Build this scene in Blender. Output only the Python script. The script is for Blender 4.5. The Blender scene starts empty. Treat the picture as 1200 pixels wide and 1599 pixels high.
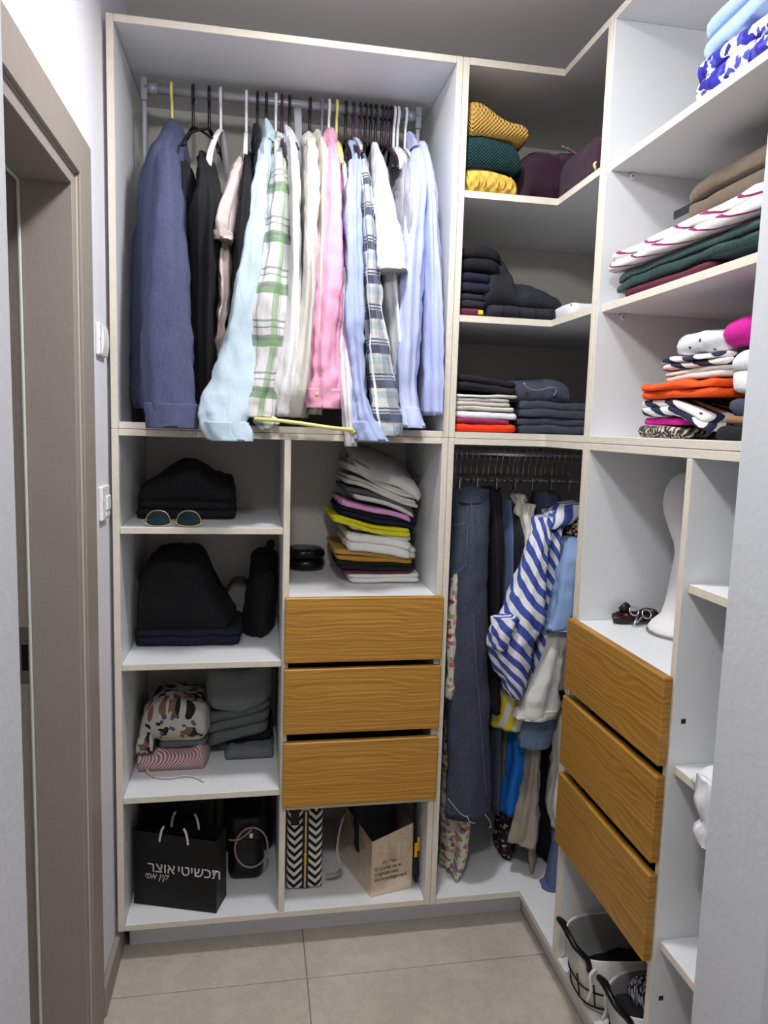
import bpy, math, random
from mathutils import Vector, Matrix, noise
random.seed(7)
sc = bpy.context.scene
COL = sc.collection
PI = math.pi

# ------------------------------------------------------------------ camera
cd = bpy.data.cameras.new('camera'); cam = bpy.data.objects.new('camera', cd); COL.objects.link(cam)
cam.location=(0.3721,-2.006,1.5506)
cam.rotation_euler=Matrix(((0.984351,-0.009008,-0.175990),(-0.173682,0.119310,-0.977548),(0.029803,0.992816,0.115878))).to_euler()
cd.sensor_fit='HORIZONTAL'; cd.sensor_width=36; cd.lens=33.9469
cd.clip_start = 0.05
sc.camera = cam
# ------------------------------------------------------------------ world, lights, exposure
w = bpy.data.worlds.new('world'); sc.world = w; w.use_nodes = True
w.node_tree.nodes['Background'].inputs[0].default_value = (0.75, 0.8, 0.9, 1)
w.node_tree.nodes['Background'].inputs[1].default_value = 0.15
CEIL = 2.74
LAMP = (0.64, -0.50, CEIL)
def area_light(name, loc, size, power, color, spread=PI):
    l = bpy.data.lights.new(name, 'AREA'); l.shape = 'DISK'; l.size = size; l.spread = spread; l.energy = power; l.color = color
    o = bpy.data.objects.new(name, l); o.location = loc; COL.objects.link(o); return o
area_light('lamp_glow', (LAMP[0], LAMP[1], CEIL - 0.048), 0.20, 16.5, (0.97, 0.98, 1.0), math.radians(160))
HALL_FILL = (0.35, -1.85, 2.44); FILL_POWER = 40.0        # added unseen fill lamp, a glowing sphere brightening wardrobe and ceiling
sc.view_settings.view_transform = 'Standard'; sc.view_settings.look = 'None'
sc.view_settings.exposure = 0.0; sc.view_settings.gamma = 1.0; sc.view_settings.use_curve_mapping = False

# ------------------------------------------------------------------ node helpers
class NB:
    def __init__(s, name, rough=0.8):
        s.m = bpy.data.materials.new(name); s.m.use_nodes = True
        s.t = s.m.node_tree; s.b = s.t.nodes['Principled BSDF']; s.b.inputs['Roughness'].default_value = rough
        s.b.inputs['Specular IOR Level'].default_value = 0.3
    def n(s, typ, **kw):
        x = s.t.nodes.new(typ)
        for k, v in kw.items(): setattr(x, k, v)
        return x
    def ln(s, a, b): s.t.links.new(a, b)
    def put(s, sock, v):
        if hasattr(v, 'is_output') or isinstance(v, bpy.types.NodeSocket): s.ln(v, sock)
        else: sock.default_value = v
    def math(s, op, a, b=0.0, c=None):
        x = s.n('ShaderNodeMath', operation=op); s.put(x.inputs[0], a); s.put(x.inputs[1], b)
        if c is not None: s.put(x.inputs[2], c)
        return x.outputs[0]
    def uv(s):
        u = s.n('ShaderNodeUVMap'); sp = s.n('ShaderNodeSeparateXYZ'); s.ln(u.outputs[0], sp.inputs[0])
        return u.outputs[0], sp.outputs[0], sp.outputs[1]
    def obj(s): return s.n('ShaderNodeTexCoord').outputs['Object']
    def geo(s): return s.n('ShaderNodeNewGeometry').outputs['Position']
    def scale(s, v, sc3):
        x = s.n('ShaderNodeVectorMath', operation='MULTIPLY'); s.ln(v, x.inputs[0]); x.inputs[1].default_value = sc3; return x.outputs[0]
    def noise(s, v, scale, detail=3, rough=0.55):
        x = s.n('ShaderNodeTexNoise'); s.ln(v, x.inputs['Vector']); x.inputs['Scale'].default_value = scale
        x.inputs['Detail'].default_value = detail; x.inputs['Roughness'].default_value = rough; return x.outputs['Fac']
    def mix(s, f, a, b):
        x = s.n('ShaderNodeMix', data_type='RGBA'); s.put(x.inputs[0], f)
        for k, v in ((6, a), (7, b)):
            s.put(x.inputs[k], v if not isinstance(v, tuple) else (v + (1,))[:4])
        return x.outputs[2]
    def ramp(s, f, pts, interp='LINEAR'):
        x = s.n('ShaderNodeValToRGB'); s.ln(f, x.inputs[0]); cr = x.color_ramp; cr.interpolation = interp
        while len(cr.elements) < len(pts): cr.elements.new(0.5)
        for e, (p, c) in zip(cr.elements, pts): e.position = p; e.color = (c + (1,))[:4]
        return x.outputs[0]
    def stripe(s, u, period, width, off=0.0):
        x = s.math('MULTIPLY_ADD', u, 1.0 / period, off); x = s.math('FRACT', x); return s.math('LESS_THAN', x, width)
    def color(s, c): s.put(s.b.inputs['Base Color'], c if not isinstance(c, tuple) else (c + (1,))[:4]); return s
    def bump(s, h, strength=0.3, dist=0.002):
        x = s.n('ShaderNodeBump'); s.ln(h, x.inputs['Height']); x.inputs['Strength'].default_value = strength
        x.inputs['Distance'].default_value = dist; s.ln(x.outputs[0], s.b.inputs['Normal']); return s
def srgb(r, g, b):
    f = lambda c: (c / 255 / 12.92) if c <= 10 else ((c / 255 + 0.055) / 1.055) ** 2.4
    return (f(r), f(g), f(b))

MATS = {}
def solid(name, rgb, rough=0.6, metal=0.0, spec=None):
    if name in MATS: return MATS[name]
    b = NB(name, rough); b.color(srgb(*rgb)); b.b.inputs['Metallic'].default_value = metal
    if spec is not None: b.b.inputs['Specular IOR Level'].default_value = spec
    MATS[name] = b.m; return b.m

# ------------------------------------------------------------------ setting materials
def m_plaster(name, rgb, sc_=90, st=0.12):
    b = NB(name, 0.9); g = b.geo()
    n = b.noise(g, sc_, 4); big = b.noise(g, 3.0, 2)
    c = srgb(*rgb); b.color(b.mix(big, tuple(x * 0.96 for x in c), c)); return b.bump(n, st, 0.003).m
M_WALL = m_plaster('wall_paint', (232, 230, 236))
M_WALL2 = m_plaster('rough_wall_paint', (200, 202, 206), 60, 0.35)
M_CEIL = m_plaster('ceiling_paint', (244, 238, 232), 50, 0.05)
def m_tile():
    b = NB('stone_tile', 0.42); g = b.geo()
    a = b.noise(g, 2.2, 6, 0.62); c = b.noise(g, 9.0, 6, 0.7)
    col = b.ramp(a, [(0.30, srgb(174, 167, 155)), (0.55, srgb(188, 181, 168)), (0.75, srgb(197, 190, 178))])
    vein = b.math('SUBTRACT', 1.0, b.math('MULTIPLY', b.math('ABSOLUTE', b.math('SUBTRACT', c, 0.5)), 16.0)); vein = b.math('MAXIMUM', vein, 0.0)
    b.color(b.mix(b.math('MULTIPLY', vein, 0.16), col, srgb(120, 110, 98)))
    return b.bump(c, 0.05, 0.002).m
M_TILE = m_tile()
M_GROUT = solid('grout', (112, 106, 98), 0.95)
def m_taupe():
    b = NB('taupe_laminate', 0.55); g = b.geo()
    x = b.noise(b.scale(g, (500, 500, 18)), 1.0, 2); y = b.noise(b.scale(g, (30, 30, 700)), 1.0, 2)
    f = b.math('MULTIPLY', b.math('ADD', x, y), 0.5)
    b.color(b.mix(f, srgb(136, 126, 117), srgb(166, 156, 147))); return b.m
M_TAUPE = m_taupe()
M_SEAL = solid('white_rubber_seal', (205, 208, 200), 0.6)
def m_board():
    b = NB('white_melamine', 0.38); g = b.geo(); n = b.noise(g, 260, 2)
    b.color(srgb(222, 223, 224)); return b.bump(n, 0.05, 0.0006).m
def m_edge():
    b = NB('cream_edge_band', 0.45); g = b.geo(); n = b.noise(b.scale(g, (60, 60, 60)), 1.0, 2)
    b.color(b.mix(n, srgb(208, 199, 182), srgb(227, 220, 206))); return b.m
M_BOARD, M_EDGE = m_board(), m_edge()
M_BACK = solid('back_board', (205, 200, 190), 0.7)
def m_oak(name, axis, dark):
    b = NB(name, 0.42); g = b.obj()
    st = (2.5, 30, 230) if axis == 0 else (30, 2.5, 230)
    w1 = b.noise(b.scale(g, (2.2, 2.2, 9)), 1.0, 2)
    sep = b.n('ShaderNodeSeparateXYZ'); b.ln(g, sep.inputs[0])
    z = b.math('MULTIPLY_ADD', w1, 0.11, sep.outputs[2])
    ring = b.math('POWER', b.math('MULTIPLY_ADD', b.math('SINE', b.math('MULTIPLY', z, 520.0)), 0.5, 0.5), 2.0)
    fine = b.noise(b.scale(g, st), 1.0, 4, 0.65); pore = b.noise(b.scale(g, tuple(k * 2.2 for k in st)), 1.0, 2)
    f = b.math('MULTIPLY_ADD', ring, 0.13, b.math('MULTIPLY_ADD', fine, 0.57, b.math('MULTIPLY', pore, 0.30)))
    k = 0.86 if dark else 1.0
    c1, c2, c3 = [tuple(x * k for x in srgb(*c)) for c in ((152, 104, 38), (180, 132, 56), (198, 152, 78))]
    col = b.ramp(f, [(0.32, c1), (0.52, c2), (0.72, c3)])
    b.color(col); return b.bump(f, 0.10, 0.001).m
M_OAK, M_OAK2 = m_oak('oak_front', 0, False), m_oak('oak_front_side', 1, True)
M_BLACKGAP = solid('drawer_box_grey', (70, 68, 66), 0.7)

# ------------------------------------------------------------------ object helpers
ORG = {}
def tags(o, label=None, cat=None, group=None, kind=None):
    for k, v in (('label', label), ('category', cat), ('group', group), ('kind', kind)):
        if v: o[k] = v
    return o
def thing(name, label, cat, loc, group=None, kind=None):
    o = bpy.data.objects.new(name, None); o.empty_display_size = 0.05; COL.objects.link(o); o.location = loc
    ORG[o.name] = Vector(loc); return tags(o, label, cat, group, kind)
def mesh(name, V, F, mat, parent=None, uv=None, smooth=True, mi=None, org=None):
    """link world-space vertices as one object whose origin sits at its base"""
    if org is None:
        xs = [v[0] for v in V]; ys = [v[1] for v in V]; zs = [v[2] for v in V]
        org = ((min(xs) + max(xs)) / 2, (min(ys) + max(ys)) / 2, min(zs))
    org = Vector(org)
    me = bpy.data.meshes.new(name)
    me.from_pydata([tuple(Vector(v) - org) for v in V], [], F)
    for m in (mat if isinstance(mat, (list, tuple)) else [mat]): me.materials.append(m)
    if smooth: me.polygons.foreach_set('use_smooth', [True] * len(F))
    if mi: me.polygons.foreach_set('material_index', mi)
    if uv:
        l = me.uv_layers.new(name='UVMap'); idx = [0] * len(me.loops); me.loops.foreach_get('vertex_index', idx)
        flat = []
        for i in idx: flat += uv[i]
        l.data.foreach_set('uv', flat)
    me.update()
    o = bpy.data.objects.new(name, me); COL.objects.link(o); ORG[o.name] = org
    if parent is not None: o.parent = parent; o.location = org - ORG[parent.name]
    else: o.location = org
    return o
def single(name, label, cat, V, F, mat, group=None, **kw):
    return tags(mesh(name, V, F, mat, **kw), label, cat, group)
def rb(x0, x1, y0, y1, z0, z1, bev=0.0012):
    """bevelled box: 24 verts"""
    V = []; F = []
    b = min(bev, (x1 - x0) / 3, (y1 - y0) / 3, (z1 - z0) / 3)
    lo, hi = (x0, y0, z0), (x1, y1, z1); idx = {}
    for sx in (0, 1):
        for sy in (0, 1):
            for sz in (0, 1):
                s = (sx, sy, sz)
                for ax in range(3):
                    p = [(hi[k] if s[k] else lo[k]) + (0 if k == ax else (-b if s[k] else b)) for k in range(3)]
                    idx[s, ax] = len(V); V.append(tuple(p))
    for ax in range(3):
        a, c = (ax + 1) % 3, (ax + 2) % 3
        for v in (0, 1):
            def k(i, j): s = [0, 0, 0]; s[ax] = v; s[a] = i; s[c] = j; return idx[tuple(s), ax]
            q = [k(0, 0), k(1, 0), k(1, 1), k(0, 1)]; F.append(q if v else q[::-1])
    for ax in range(3):      # edge strips along ax
        a, c = (ax + 1) % 3, (ax + 2) % 3
        for i in (0, 1):
            for j in (0, 1):
                def k(t, f): s = [0, 0, 0]; s[ax] = t; s[a] = i; s[c] = j; return idx[tuple(s), f]
                q = [k(0, a), k(1, a), k(1, c), k(0, c)]; F.append(q if i == j else q[::-1])
    for sx in (0, 1):
        for sy in (0, 1):
            for sz in (0, 1):
                s = (sx, sy, sz); q = [idx[s, 0], idx[s, 1], idx[s, 2]]; F.append(q if (sx + sy + sz) % 2 else q[::-1])
    return V, F
def join(parts):
    V = []; F = []
    for v, f in parts:
        n = len(V); V += v; F += [[i + n for i in q] for q in f]
    return V, F
def box(name, x0, x1, y0, y1, z0, z1, mat, parent=None, bev=0.0012, **kw):
    V, F = rb(x0, x1, y0, y1, z0, z1, bev); return mesh(name, V, F, mat, parent, smooth=False, **kw)
def board(name, x0, x1, y0, y1, z0, z1, parent, front='y', label=None):
    """melamine board, cream edging on the face looking into the room"""
    V, F = rb(x0, x1, y0, y1, z0, z1, 0.0010); mi = []
    for q in F:
        c = sum((Vector(V[i]) for i in q), Vector()) / len(q)
        if front == 'y': e = c.y < y0 + 0.0008
        elif front == 'x': e = c.x < x0 + 0.0008
        else: e = False
        mi.append(1 if e else 0)
    return tags(mesh(name, V, F, [M_BOARD, M_EDGE], parent, smooth=False, mi=mi), label)
def struct(name, V, F, mat, parent=None):
    return tags(mesh(name, V, F, mat, parent, smooth=False), kind='structure' if parent is None else None)

# ------------------------------------------------------------------ room
T = 0.018
XL_, XB, XR, YB = 0.0, 0.4604, 1.2019, 0.50
A, B, M, P = 0.9131, 0.4604, 1.5269, 0.1009
H, D1, D2, Z1, Z2 = 2.5434, 0.2538, 0.7142, 2.202, 1.8689
XB2 = 1.70                                  # back of the right-hand run
fl = struct('floor', *rb(-1.6, 2.6, -3.6, 0.62, -0.06, -0.003), M_GROUT)
tx = [-1.6, -0.270, 0.530, 1.330, 2.130, 2.6]; ty = [-3.6, -2.525, -1.725, -0.925, -0.125, 0.62]
for i in range(len(tx) - 1):
    for j in range(len(ty) - 1):
        box('floor_tile', tx[i] + .0012, tx[i + 1] - .0012, ty[j] + .0012, ty[j + 1] - .0012, -0.02, 0.0, M_TILE, fl, bev=0.001)
struct('ceiling', *rb(-1.6, 2.6, -3.6, 0.62, CEIL, CEIL + 0.1), M_CEIL)
struct('wall_back', *rb(-0.16, 1.84, YB + 0.012, 0.62, 0, CEIL), M_WALL)
struct('wall_right', *rb(XB2 + 0.012, 1.84, -0.90, YB + 0.012, 0, CEIL), M_WALL)
WX = -0.010
struct('wall_left', *join([rb(-0.15, WX, -0.30, YB + 0.012, 0, CEIL, .0005), rb(-0.15, WX, -1.04, -0.30, 2.067, CEIL, .0005)]), M_WALL)
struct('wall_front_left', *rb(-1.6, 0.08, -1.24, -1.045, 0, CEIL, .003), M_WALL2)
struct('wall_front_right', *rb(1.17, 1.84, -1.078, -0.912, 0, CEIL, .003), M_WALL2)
struct('wall_hall_left', *rb(-1.7, -1.6, -3.6, 0.62, 0, CEIL), M_WALL)
struct('wall_hall_right', *rb(2.6, 2.7, -3.6, 0.62, 0, CEIL), M_WALL)
struct('wall_hall_back', *rb(-1.7, 2.7, -3.7, -3.6, 0, CEIL), M_WALL)
struct('baseboard_left', *rb(WX, 0.004, -0.190, 0.085, 0, 0.085, .003), M_TAUPE)

# door frame in the left wall
dr = thing('door_1', 'taupe laminate door frame set in the left wall', 'door frame', (-0.07, -0.30, 0), kind='structure')
del dr['category']
box('casing', WX, 0.000, -0.300, -0.190, 0, 2.157, M_TAUPE, dr, .002)
box('casing', WX, 0.0005, -1.044, -0.3005, 2.067, 2.157, M_TAUPE, dr, .002)
box('jamb', -0.112, -0.0105, -0.330, -0.3005, 0, 2.067, M_TAUPE, dr, .0015)
box('jamb_rebate', -0.17, -0.1185, -0.318, -0.3005, 0, 2.080, M_TAUPE, dr, .0015)
box('door_seal', -0.1184, -0.1122, -0.336, -0.3005, 0, 2.062, M_SEAL, dr, .002)
box('head_jamb', -0.112, -0.0105, -1.044, -0.3305, 2.037, 2.0665, M_TAUPE, dr, .0015)
box('head_seal', -0.1184, -0.1122, -1.044, -0.3365, 2.032, 2.0665, M_SEAL, dr, .002)
box('jamb_highlight', -0.0105, -0.0065, -0.3025, -0.3003, 0, 2.064, solid('taupe_highlight', (196, 186, 174), .5), dr, .0008)  # pale strip painted in for the highlight line at the casing gap
sp = box('strike_plate', -0.146, -0.1195, -0.3200, -0.3181, 0.955, 1.085, solid('brushed_steel', (150, 140, 130), 0.35, 1.0), dr, .0006)
box('latch_hole', -0.138, -0.124, -0.3206, -0.3199, 0.985, 1.045, solid('hole_black', (12, 12, 12), 0.9), sp, .0002)

# ceiling lamp, and the added fill lamp
def ceiling_lamp(x, y, label):
    t = thing('ceiling_lamp', label, 'lamp', (x, y, CEIL))
    def disc(r0, r1, z0, z1, n=48):
        V = []; F = []
        for k in range(n):
            a = 2 * PI * k / n
            for r, z in ((r1, z1), (r1, z0), (r0, z0), (r0, z1)): V.append((x + r * math.cos(a), y + r * math.sin(a), z))
        for k in range(n):
            p, q = 4 * k, 4 * ((k + 1) % n)
            for i in range(4): F.append([p + i, p + (i + 1) % 4, q + (i + 1) % 4, q + i])
        return V, F
    mesh('frame', *disc(0.105, 0.125, CEIL - 0.046, CEIL), solid('lamp_frame_white', (235, 235, 235), 0.4), t)
    b = NB('lamp_diffuser'); b.b.inputs['Emission Color'].default_value = (1, 1, 1, 1); b.b.inputs['Emission Strength'].default_value = 3.0
    mesh('diffuser', *disc(0.0005, 0.105, CEIL - 0.044, CEIL - 0.001), b.m, t)
ceiling_lamp(LAMP[0], LAMP[1], 'round flush ceiling lamp above the wardrobe nook')
t = thing('added_fill_lamp', 'added fill lamp out of view, a white globe in the hall behind the nook', 'lamp', (HALL_FILL[0], HALL_FILL[1], CEIL))
def ball(c, r, n=32, m=18):
    V = [(c[0], c[1], c[2] - r)]; F = []
    for i in range(1, m):
        a = PI * i / m
        for k in range(n): V.append((c[0] + r * math.sin(a) * math.cos(2 * PI * k / n), c[1] + r * math.sin(a) * math.sin(2 * PI * k / n), c[2] - r * math.cos(a)))
    V.append((c[0], c[1], c[2] + r)); e = len(V) - 1
    for k in range(n): F.append([0, 1 + (k + 1) % n, 1 + k]); F.append([e, 1 + (m - 2) * n + k, 1 + (m - 2) * n + (k + 1) % n])
    for i in range(m - 2):
        for k in range(n): F.append([1 + i * n + k, 1 + i * n + (k + 1) % n, 1 + (i + 1) * n + (k + 1) % n, 1 + (i + 1) * n + k])
    return V, F
b = NB('fill_glow'); b.b.inputs['Emission Color'].default_value = (0.96, 0.98, 1.0, 1); b.b.inputs['Emission Strength'].default_value = FILL_POWER / (4 * PI * .07 ** 2 * PI)
mesh('bulb', *ball(HALL_FILL, .07), b.m, t)
M_CORD = solid('lamp_cord_white', (225, 225, 225), .5)
mesh('fill_socket', *rb(HALL_FILL[0] - .02, HALL_FILL[0] + .02, HALL_FILL[1] - .02, HALL_FILL[1] + .02, HALL_FILL[2] + .068, HALL_FILL[2] + .12, .006), M_CORD, t, smooth=False)
mesh('cord', *rb(HALL_FILL[0] - .004, HALL_FILL[0] + .004, HALL_FILL[1] - .004, HALL_FILL[1] + .004, HALL_FILL[2] + .12, CEIL - .02, .001), M_CORD, t, smooth=False)
mesh('fill_rose', *rb(HALL_FILL[0] - .045, HALL_FILL[0] + .045, HALL_FILL[1] - .045, HALL_FILL[1] + .045, CEIL - .02, CEIL, .008), M_CORD, t, smooth=False)

# wall switches on the strip of wall beside the wardrobe
M_SW = solid('switch_plastic', (236, 236, 236), 0.35)
def switch(y0, y1, z0, z1, label, rocker):
    t = thing('light_switch', label, 'switch', (WX, (y0 + y1) / 2, z0), 'wall switches beside the door frame')
    box('plate', WX, WX + 0.010, y0, y1, z0, z1, M_SW, t, .003)
    zc = (z0 + z1) / 2; yc = (y0 + y1) / 2
    if rocker:
        V = []; F = []
        n = 10
        for i in range(n + 1):
            f = i / n; z = z0 + 0.004 + f * (z1 - z0 - 0.008); x = WX + 0.010 + 0.0045 * math.sin(f * PI) ** 0.8
            V += [(x, y0 + 0.028, z), (x, y1 - 0.003, z)]
        m = len(V)
        for v in V[:m]: pass
        V += [(WX + 0.009, v[1], v[2]) for v in V[:m]]
        for i in range(n):
            a = 2 * i; F.append([a, a + 1, a + 3, a + 2]); F.append([a + m, a + 2 + m, a + 3 + m, a + 1 + m])
            F.append([a, a + 2, a + 2 + m, a + m]); F.append([a + 1, a + 1 + m, a + 3 + m, a + 3])
        F += [[0, m, m + 1, 1], [2 * n, 2 * n + 1, 2 * n + 1 + m, 2 * n + m]]
        mesh('rocker', V, F, M_SW, t, smooth=False)
    else:
        box('rocker', WX + 0.010, WX + 0.0155, y0 + 0.034, y1 - 0.012, z0 + 0.024, z1 - 0.026, M_SW, t, .002)
        box('rocker', WX + 0.010, WX + 0.013, y0 + 0.034, y1 - 0.012, z0 + 0.008, z0 + 0.022, M_SW, t, .001)
    box('screw_slot', WX + 0.0099, WX + 0.0105, y0 + 0.008, y0 + 0.012, zc - 0.004, zc + 0.003, solid('hole_black', (12, 12, 12), 0.9), t, .0001)
switch(-0.125, -0.030, 1.705, 1.783, 'white wall switch with a curved rocker, the upper of the two', True)
switch(-0.118, -0.032, 1.296, 1.383, 'white wall switch with a flat rocker, the lower of the two', False)

# ------------------------------------------------------------------ wardrobe cabinets
g = 0.0006
def drawer(cab, name, fx, box_, label=None):
    x0, x1, y0, y1, z0, z1 = fx
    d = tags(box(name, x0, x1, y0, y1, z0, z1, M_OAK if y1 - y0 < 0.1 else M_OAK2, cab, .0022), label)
    bx0, bx1, by0, by1 = box_
    zz0, zz1 = z0 + 0.018, z1 - 0.03
    V, F = join([rb(bx0, bx1, by0, by1, zz0, zz0 + .012), rb(bx0, bx0 + .012, by0, by1, zz0 + .012, zz1), rb(bx1 - .012, bx1, by0, by1, zz0 + .012, zz1),
                 rb(bx0 + .012, bx1 - .012, by1 - .012, by1, zz0 + .012, zz1), rb(bx0 + .012, bx1 - .012, by0, by0 + .012, zz0 + .012, zz1)])
    mesh('drawer_box', V, F, M_BLACKGAP, d, smooth=False)
# left unit, upper: one open bay with the rail
c = thing('wardrobe_cabinet', 'white wall cabinet with one open bay, full of hanging shirts, upper left', 'wardrobe', (A / 2, 0.25, M), 'white wardrobe units')
board('side_panel', 0, T, 0, YB, M + g, H, c); board('side_panel', A - T, A - g, 0, YB, M + g, H, c)
board('top_panel', T + g, A - T - g, 0, YB, H - T, H, c); board('bottom_panel', T + g, A - T - g, 0, YB, M + g, M + T, c)
mesh('back_panel', *rb(T, A - T, YB - .006, YB + .003, M + T, H - T), M_BACK, c, smooth=False)
UPPER_LEFT = c
# left unit, lower: shelves and drawers
c = thing('wardrobe_cabinet', 'white base cabinet with four open cubbies beside three oak drawers, lower left', 'wardrobe', (A / 2, 0.25, P), 'white wardrobe units')
board('side_panel', 0, T, 0, YB, P, M - g, c); board('side_panel', A - T, A - g, 0, YB, P, M - g, c)
board('top_panel', T + g, A - T - g, 0, YB, M - T, M - g, c); board('bottom_panel', T + g, A - T - g, 0, YB, P, P + T, c)
board('divider', B - T / 2, B + T / 2, 0, YB, P + T + g, M - T - g, c)
for z in (1.265, 0.886, 0.501): board('shelf', T + g, B - T / 2 - g, 0.002, YB - .008, z - T, z, c)
board('shelf', B + T / 2 + g, A - T - g, 0.0, YB - .008, 1.0500, 1.0680, c); board('shelf', B + T / 2 + g, A - T - g, 0.0, YB - .008, 0.436, 0.454, c)
mesh('back_panel', *rb(T, A - T, YB - .006, YB + .003, P + T, M - T), M_BACK, c, smooth=False)
for i, (z0, z1) in enumerate(((0.884, 1.071), (0.674, 0.865), (0.454, 0.648))):
    drawer(c, 'drawer', (B - 0.002, A + 0.0005, -0.021, -0.001, z0, z1), (B + .016, A - T - .006, 0.004, 0.44))
box('plinth', 0.018, 1.242, 0.0775, 0.093, 0, P - .0005, M_BOARD, c)
# corner unit (L-shaped shelves)
def lboard(name, x0, y1, x1, z0, z1, parent, ydeep):
    """L-shaped board: leg along the back wall and leg along the right wall, inner corner at (XR, 0)"""
    pts = [(x0, 0), (XR, 0), (XR, -ydeep), (x1, -ydeep), (x1, y1), (x0, y1)]
    V = [(p[0], p[1], z0) for p in pts] + [(p[0], p[1], z1) for p in pts]; n = len(pts)
    F = [[0, 1, 4, 5][::-1], [1, 2, 3, 4][::-1], [6, 7, 10, 11], [7, 8, 9, 10]]; mi = [0, 0, 0, 0]
    for i in range(n):
        j = (i + 1) % n; F.append([i, j, j + n, i + n]); mi.append(1 if i < 2 else 0)
    return mesh(name, V, F, [M_BOARD, M_EDGE], parent, smooth=False, mi=mi)
c = thing('wardrobe_cabinet', 'white corner cabinet with L-shaped shelves holding folded knitwear and jeans, upper corner', 'wardrobe', (1.3, 0.2, M), 'white wardrobe units')
board('side_panel', A + g, A + T, 0, YB, M + g, H, c); board('side_panel', XR, XB2, -D1 - T + g, -D1, M + g, H, c, 'x')
for nm, z1 in (('top_panel', H), ('shelf', Z1), ('shelf', Z2), ('bottom_panel', M + T)):
    lboard(nm, A + T + g, YB, XB2, z1 - T + (g if z1 < 1.6 else 0), z1, c, D1 - g)
mesh('back_panel', *rb(A + T, XB2, YB + .001, YB + .009, M + T, H - T), M_BACK, c, smooth=False)
mesh('back_panel', *rb(XB2 + .001, XB2 + .009, -D1, YB, M + T, H - T), M_BACK, c, smooth=False)
c = thing('wardrobe_cabinet', 'white corner cabinet open to the bottom board, full of hanging jeans and shirts, lower corner', 'wardrobe', (1.3, 0.2, P), 'white wardrobe units')
board('side_panel', A + g, A + T, 0, YB, P, M - g, c); board('side_panel', XR, XB2, -D1 - T + g, -D1, P, M - g, c, 'x')
lboard('top_panel', A + T + g, YB, XB2, M - T, M - g, c, D1 - g); lboard('bottom_panel', A + T + g, YB, XB2, P, P + T, c, D1 - g)
mesh('back_panel', *rb(A + T, XB2, YB + .001, YB + .009, P + T, M - T), M_BACK, c, smooth=False)
mesh('back_panel', *rb(XB2 + .001, XB2 + .009, -D1, YB, P + T, M - T), M_BACK, c, smooth=False)
box('plinth', 1.2425, 1.258, -0.26, 0.0765, 0, P - .0005, M_BOARD, c)
# right unit
YN, YF = -D1 - T, -0.905
c = thing('wardrobe_cabinet', 'white open cabinet with two shelves of folded tops, upper right', 'wardrobe', (1.45, -0.58, M), 'white wardrobe units')
board('side_panel', XR, XB2, YN - T + g, YN, M + g, H, c, 'x'); board('side_panel', XR + .01, XB2, YF, YF + T, M + g, H, c, 'x')
board('top_panel', XR, XB2, YF + T + g, YN - T, H - T, H, c, 'x'); board('bottom_panel', XR, XB2, YF + T + g, YN - T, M + g, M + T, c, 'x')
for z in (Z1 - .001, Z2 - .002): board('shelf', XR + .011, XB2 - .01, YF + T + g, YN - T - g, z - T, z, c, 'x')
mesh('back_panel', *rb(XB2 + .001, XB2 + .009, YF, YN, M + T, H - T), M_BACK, c, smooth=False)
M_PEG = solid('shelf_peg_clear', (225, 225, 225), 0.25)
def peg(x, z, y=YN - T): 
    V = []; F = []; n = 14
    for k in range(n):
        a = 2 * PI * k / n
        for yy, r in ((y, .009), (y - .005, .009), (y - .008, .006), (y - .008, .002)): V.append((x + r * math.cos(a), yy, z + r * math.sin(a)))
    for k in range(n):
        for i in range(3): F.append([4 * k + i, 4 * k + i + 1, 4 * ((k + 1) % n) + i + 1, 4 * ((k + 1) % n) + i])
    F.append([4 * k + 3 for k in range(n)])
    mesh('shelf_peg', V, F, M_PEG, c)
peg(1.268, Z1 - T - .0105); peg(1.268, Z2 - T - .0105)
c = thing('wardrobe_cabinet', 'white base cabinet with three oak drawers above two laundry baskets, lower right', 'wardrobe', (1.45, -0.58, P), 'white wardrobe units')
board('side_panel', XR, XB2, YN - T + g, YN, P, M - g, c, 'x'); board('side_panel', XR + .01, XB2, YF, YF + T, P, M - g, c, 'x')
board('top_panel', XR, XB2, YF + T + g, YN - T, M - T, M - g, c, 'x'); board('bottom_panel', XR, XB2, YF + T + g, YN - T, P, P + T, c, 'x')
board('divider', XR, XB2 - .01, -D2 - T, -D2, P + T + g, M - T - g, c, 'x')
for z in (1.263, 0.889, 0.505): board('shelf', XR + .012, XB2 - .01, YF + T + g, -D2 - T - g, z - T, z, c, 'x')
board('shelf', XR, XB2 - .01, -D2 + g, YN - T - g, 1.0500, 1.0680, c, 'x'); board('shelf', XR, XB2 - .01, -D2 + g, YN - T - g, 0.436, 0.454, c, 'x')
mesh('back_panel', *rb(XB2 + .001, XB2 + .009, YF, YN, P + T, M - T), M_BACK, c, smooth=False)
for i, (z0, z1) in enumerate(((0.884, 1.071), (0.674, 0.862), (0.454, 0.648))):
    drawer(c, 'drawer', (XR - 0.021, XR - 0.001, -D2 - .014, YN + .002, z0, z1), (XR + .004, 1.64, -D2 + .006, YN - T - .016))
for z, x in ((0.980, 1.228), (0.37, 1.228)):
    V, F = rb(x - .005, x + .005, -D2 - T - .0012, -D2 - T + .001, z - .005, z + .005, .0004); mesh('drilled_hole', V, F, solid('hole_grey', (70, 70, 70), .9), c)
box('plinth', 1.2425, 1.258, -0.900, -0.2605, 0, P - .0005, M_BOARD, c)


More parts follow.
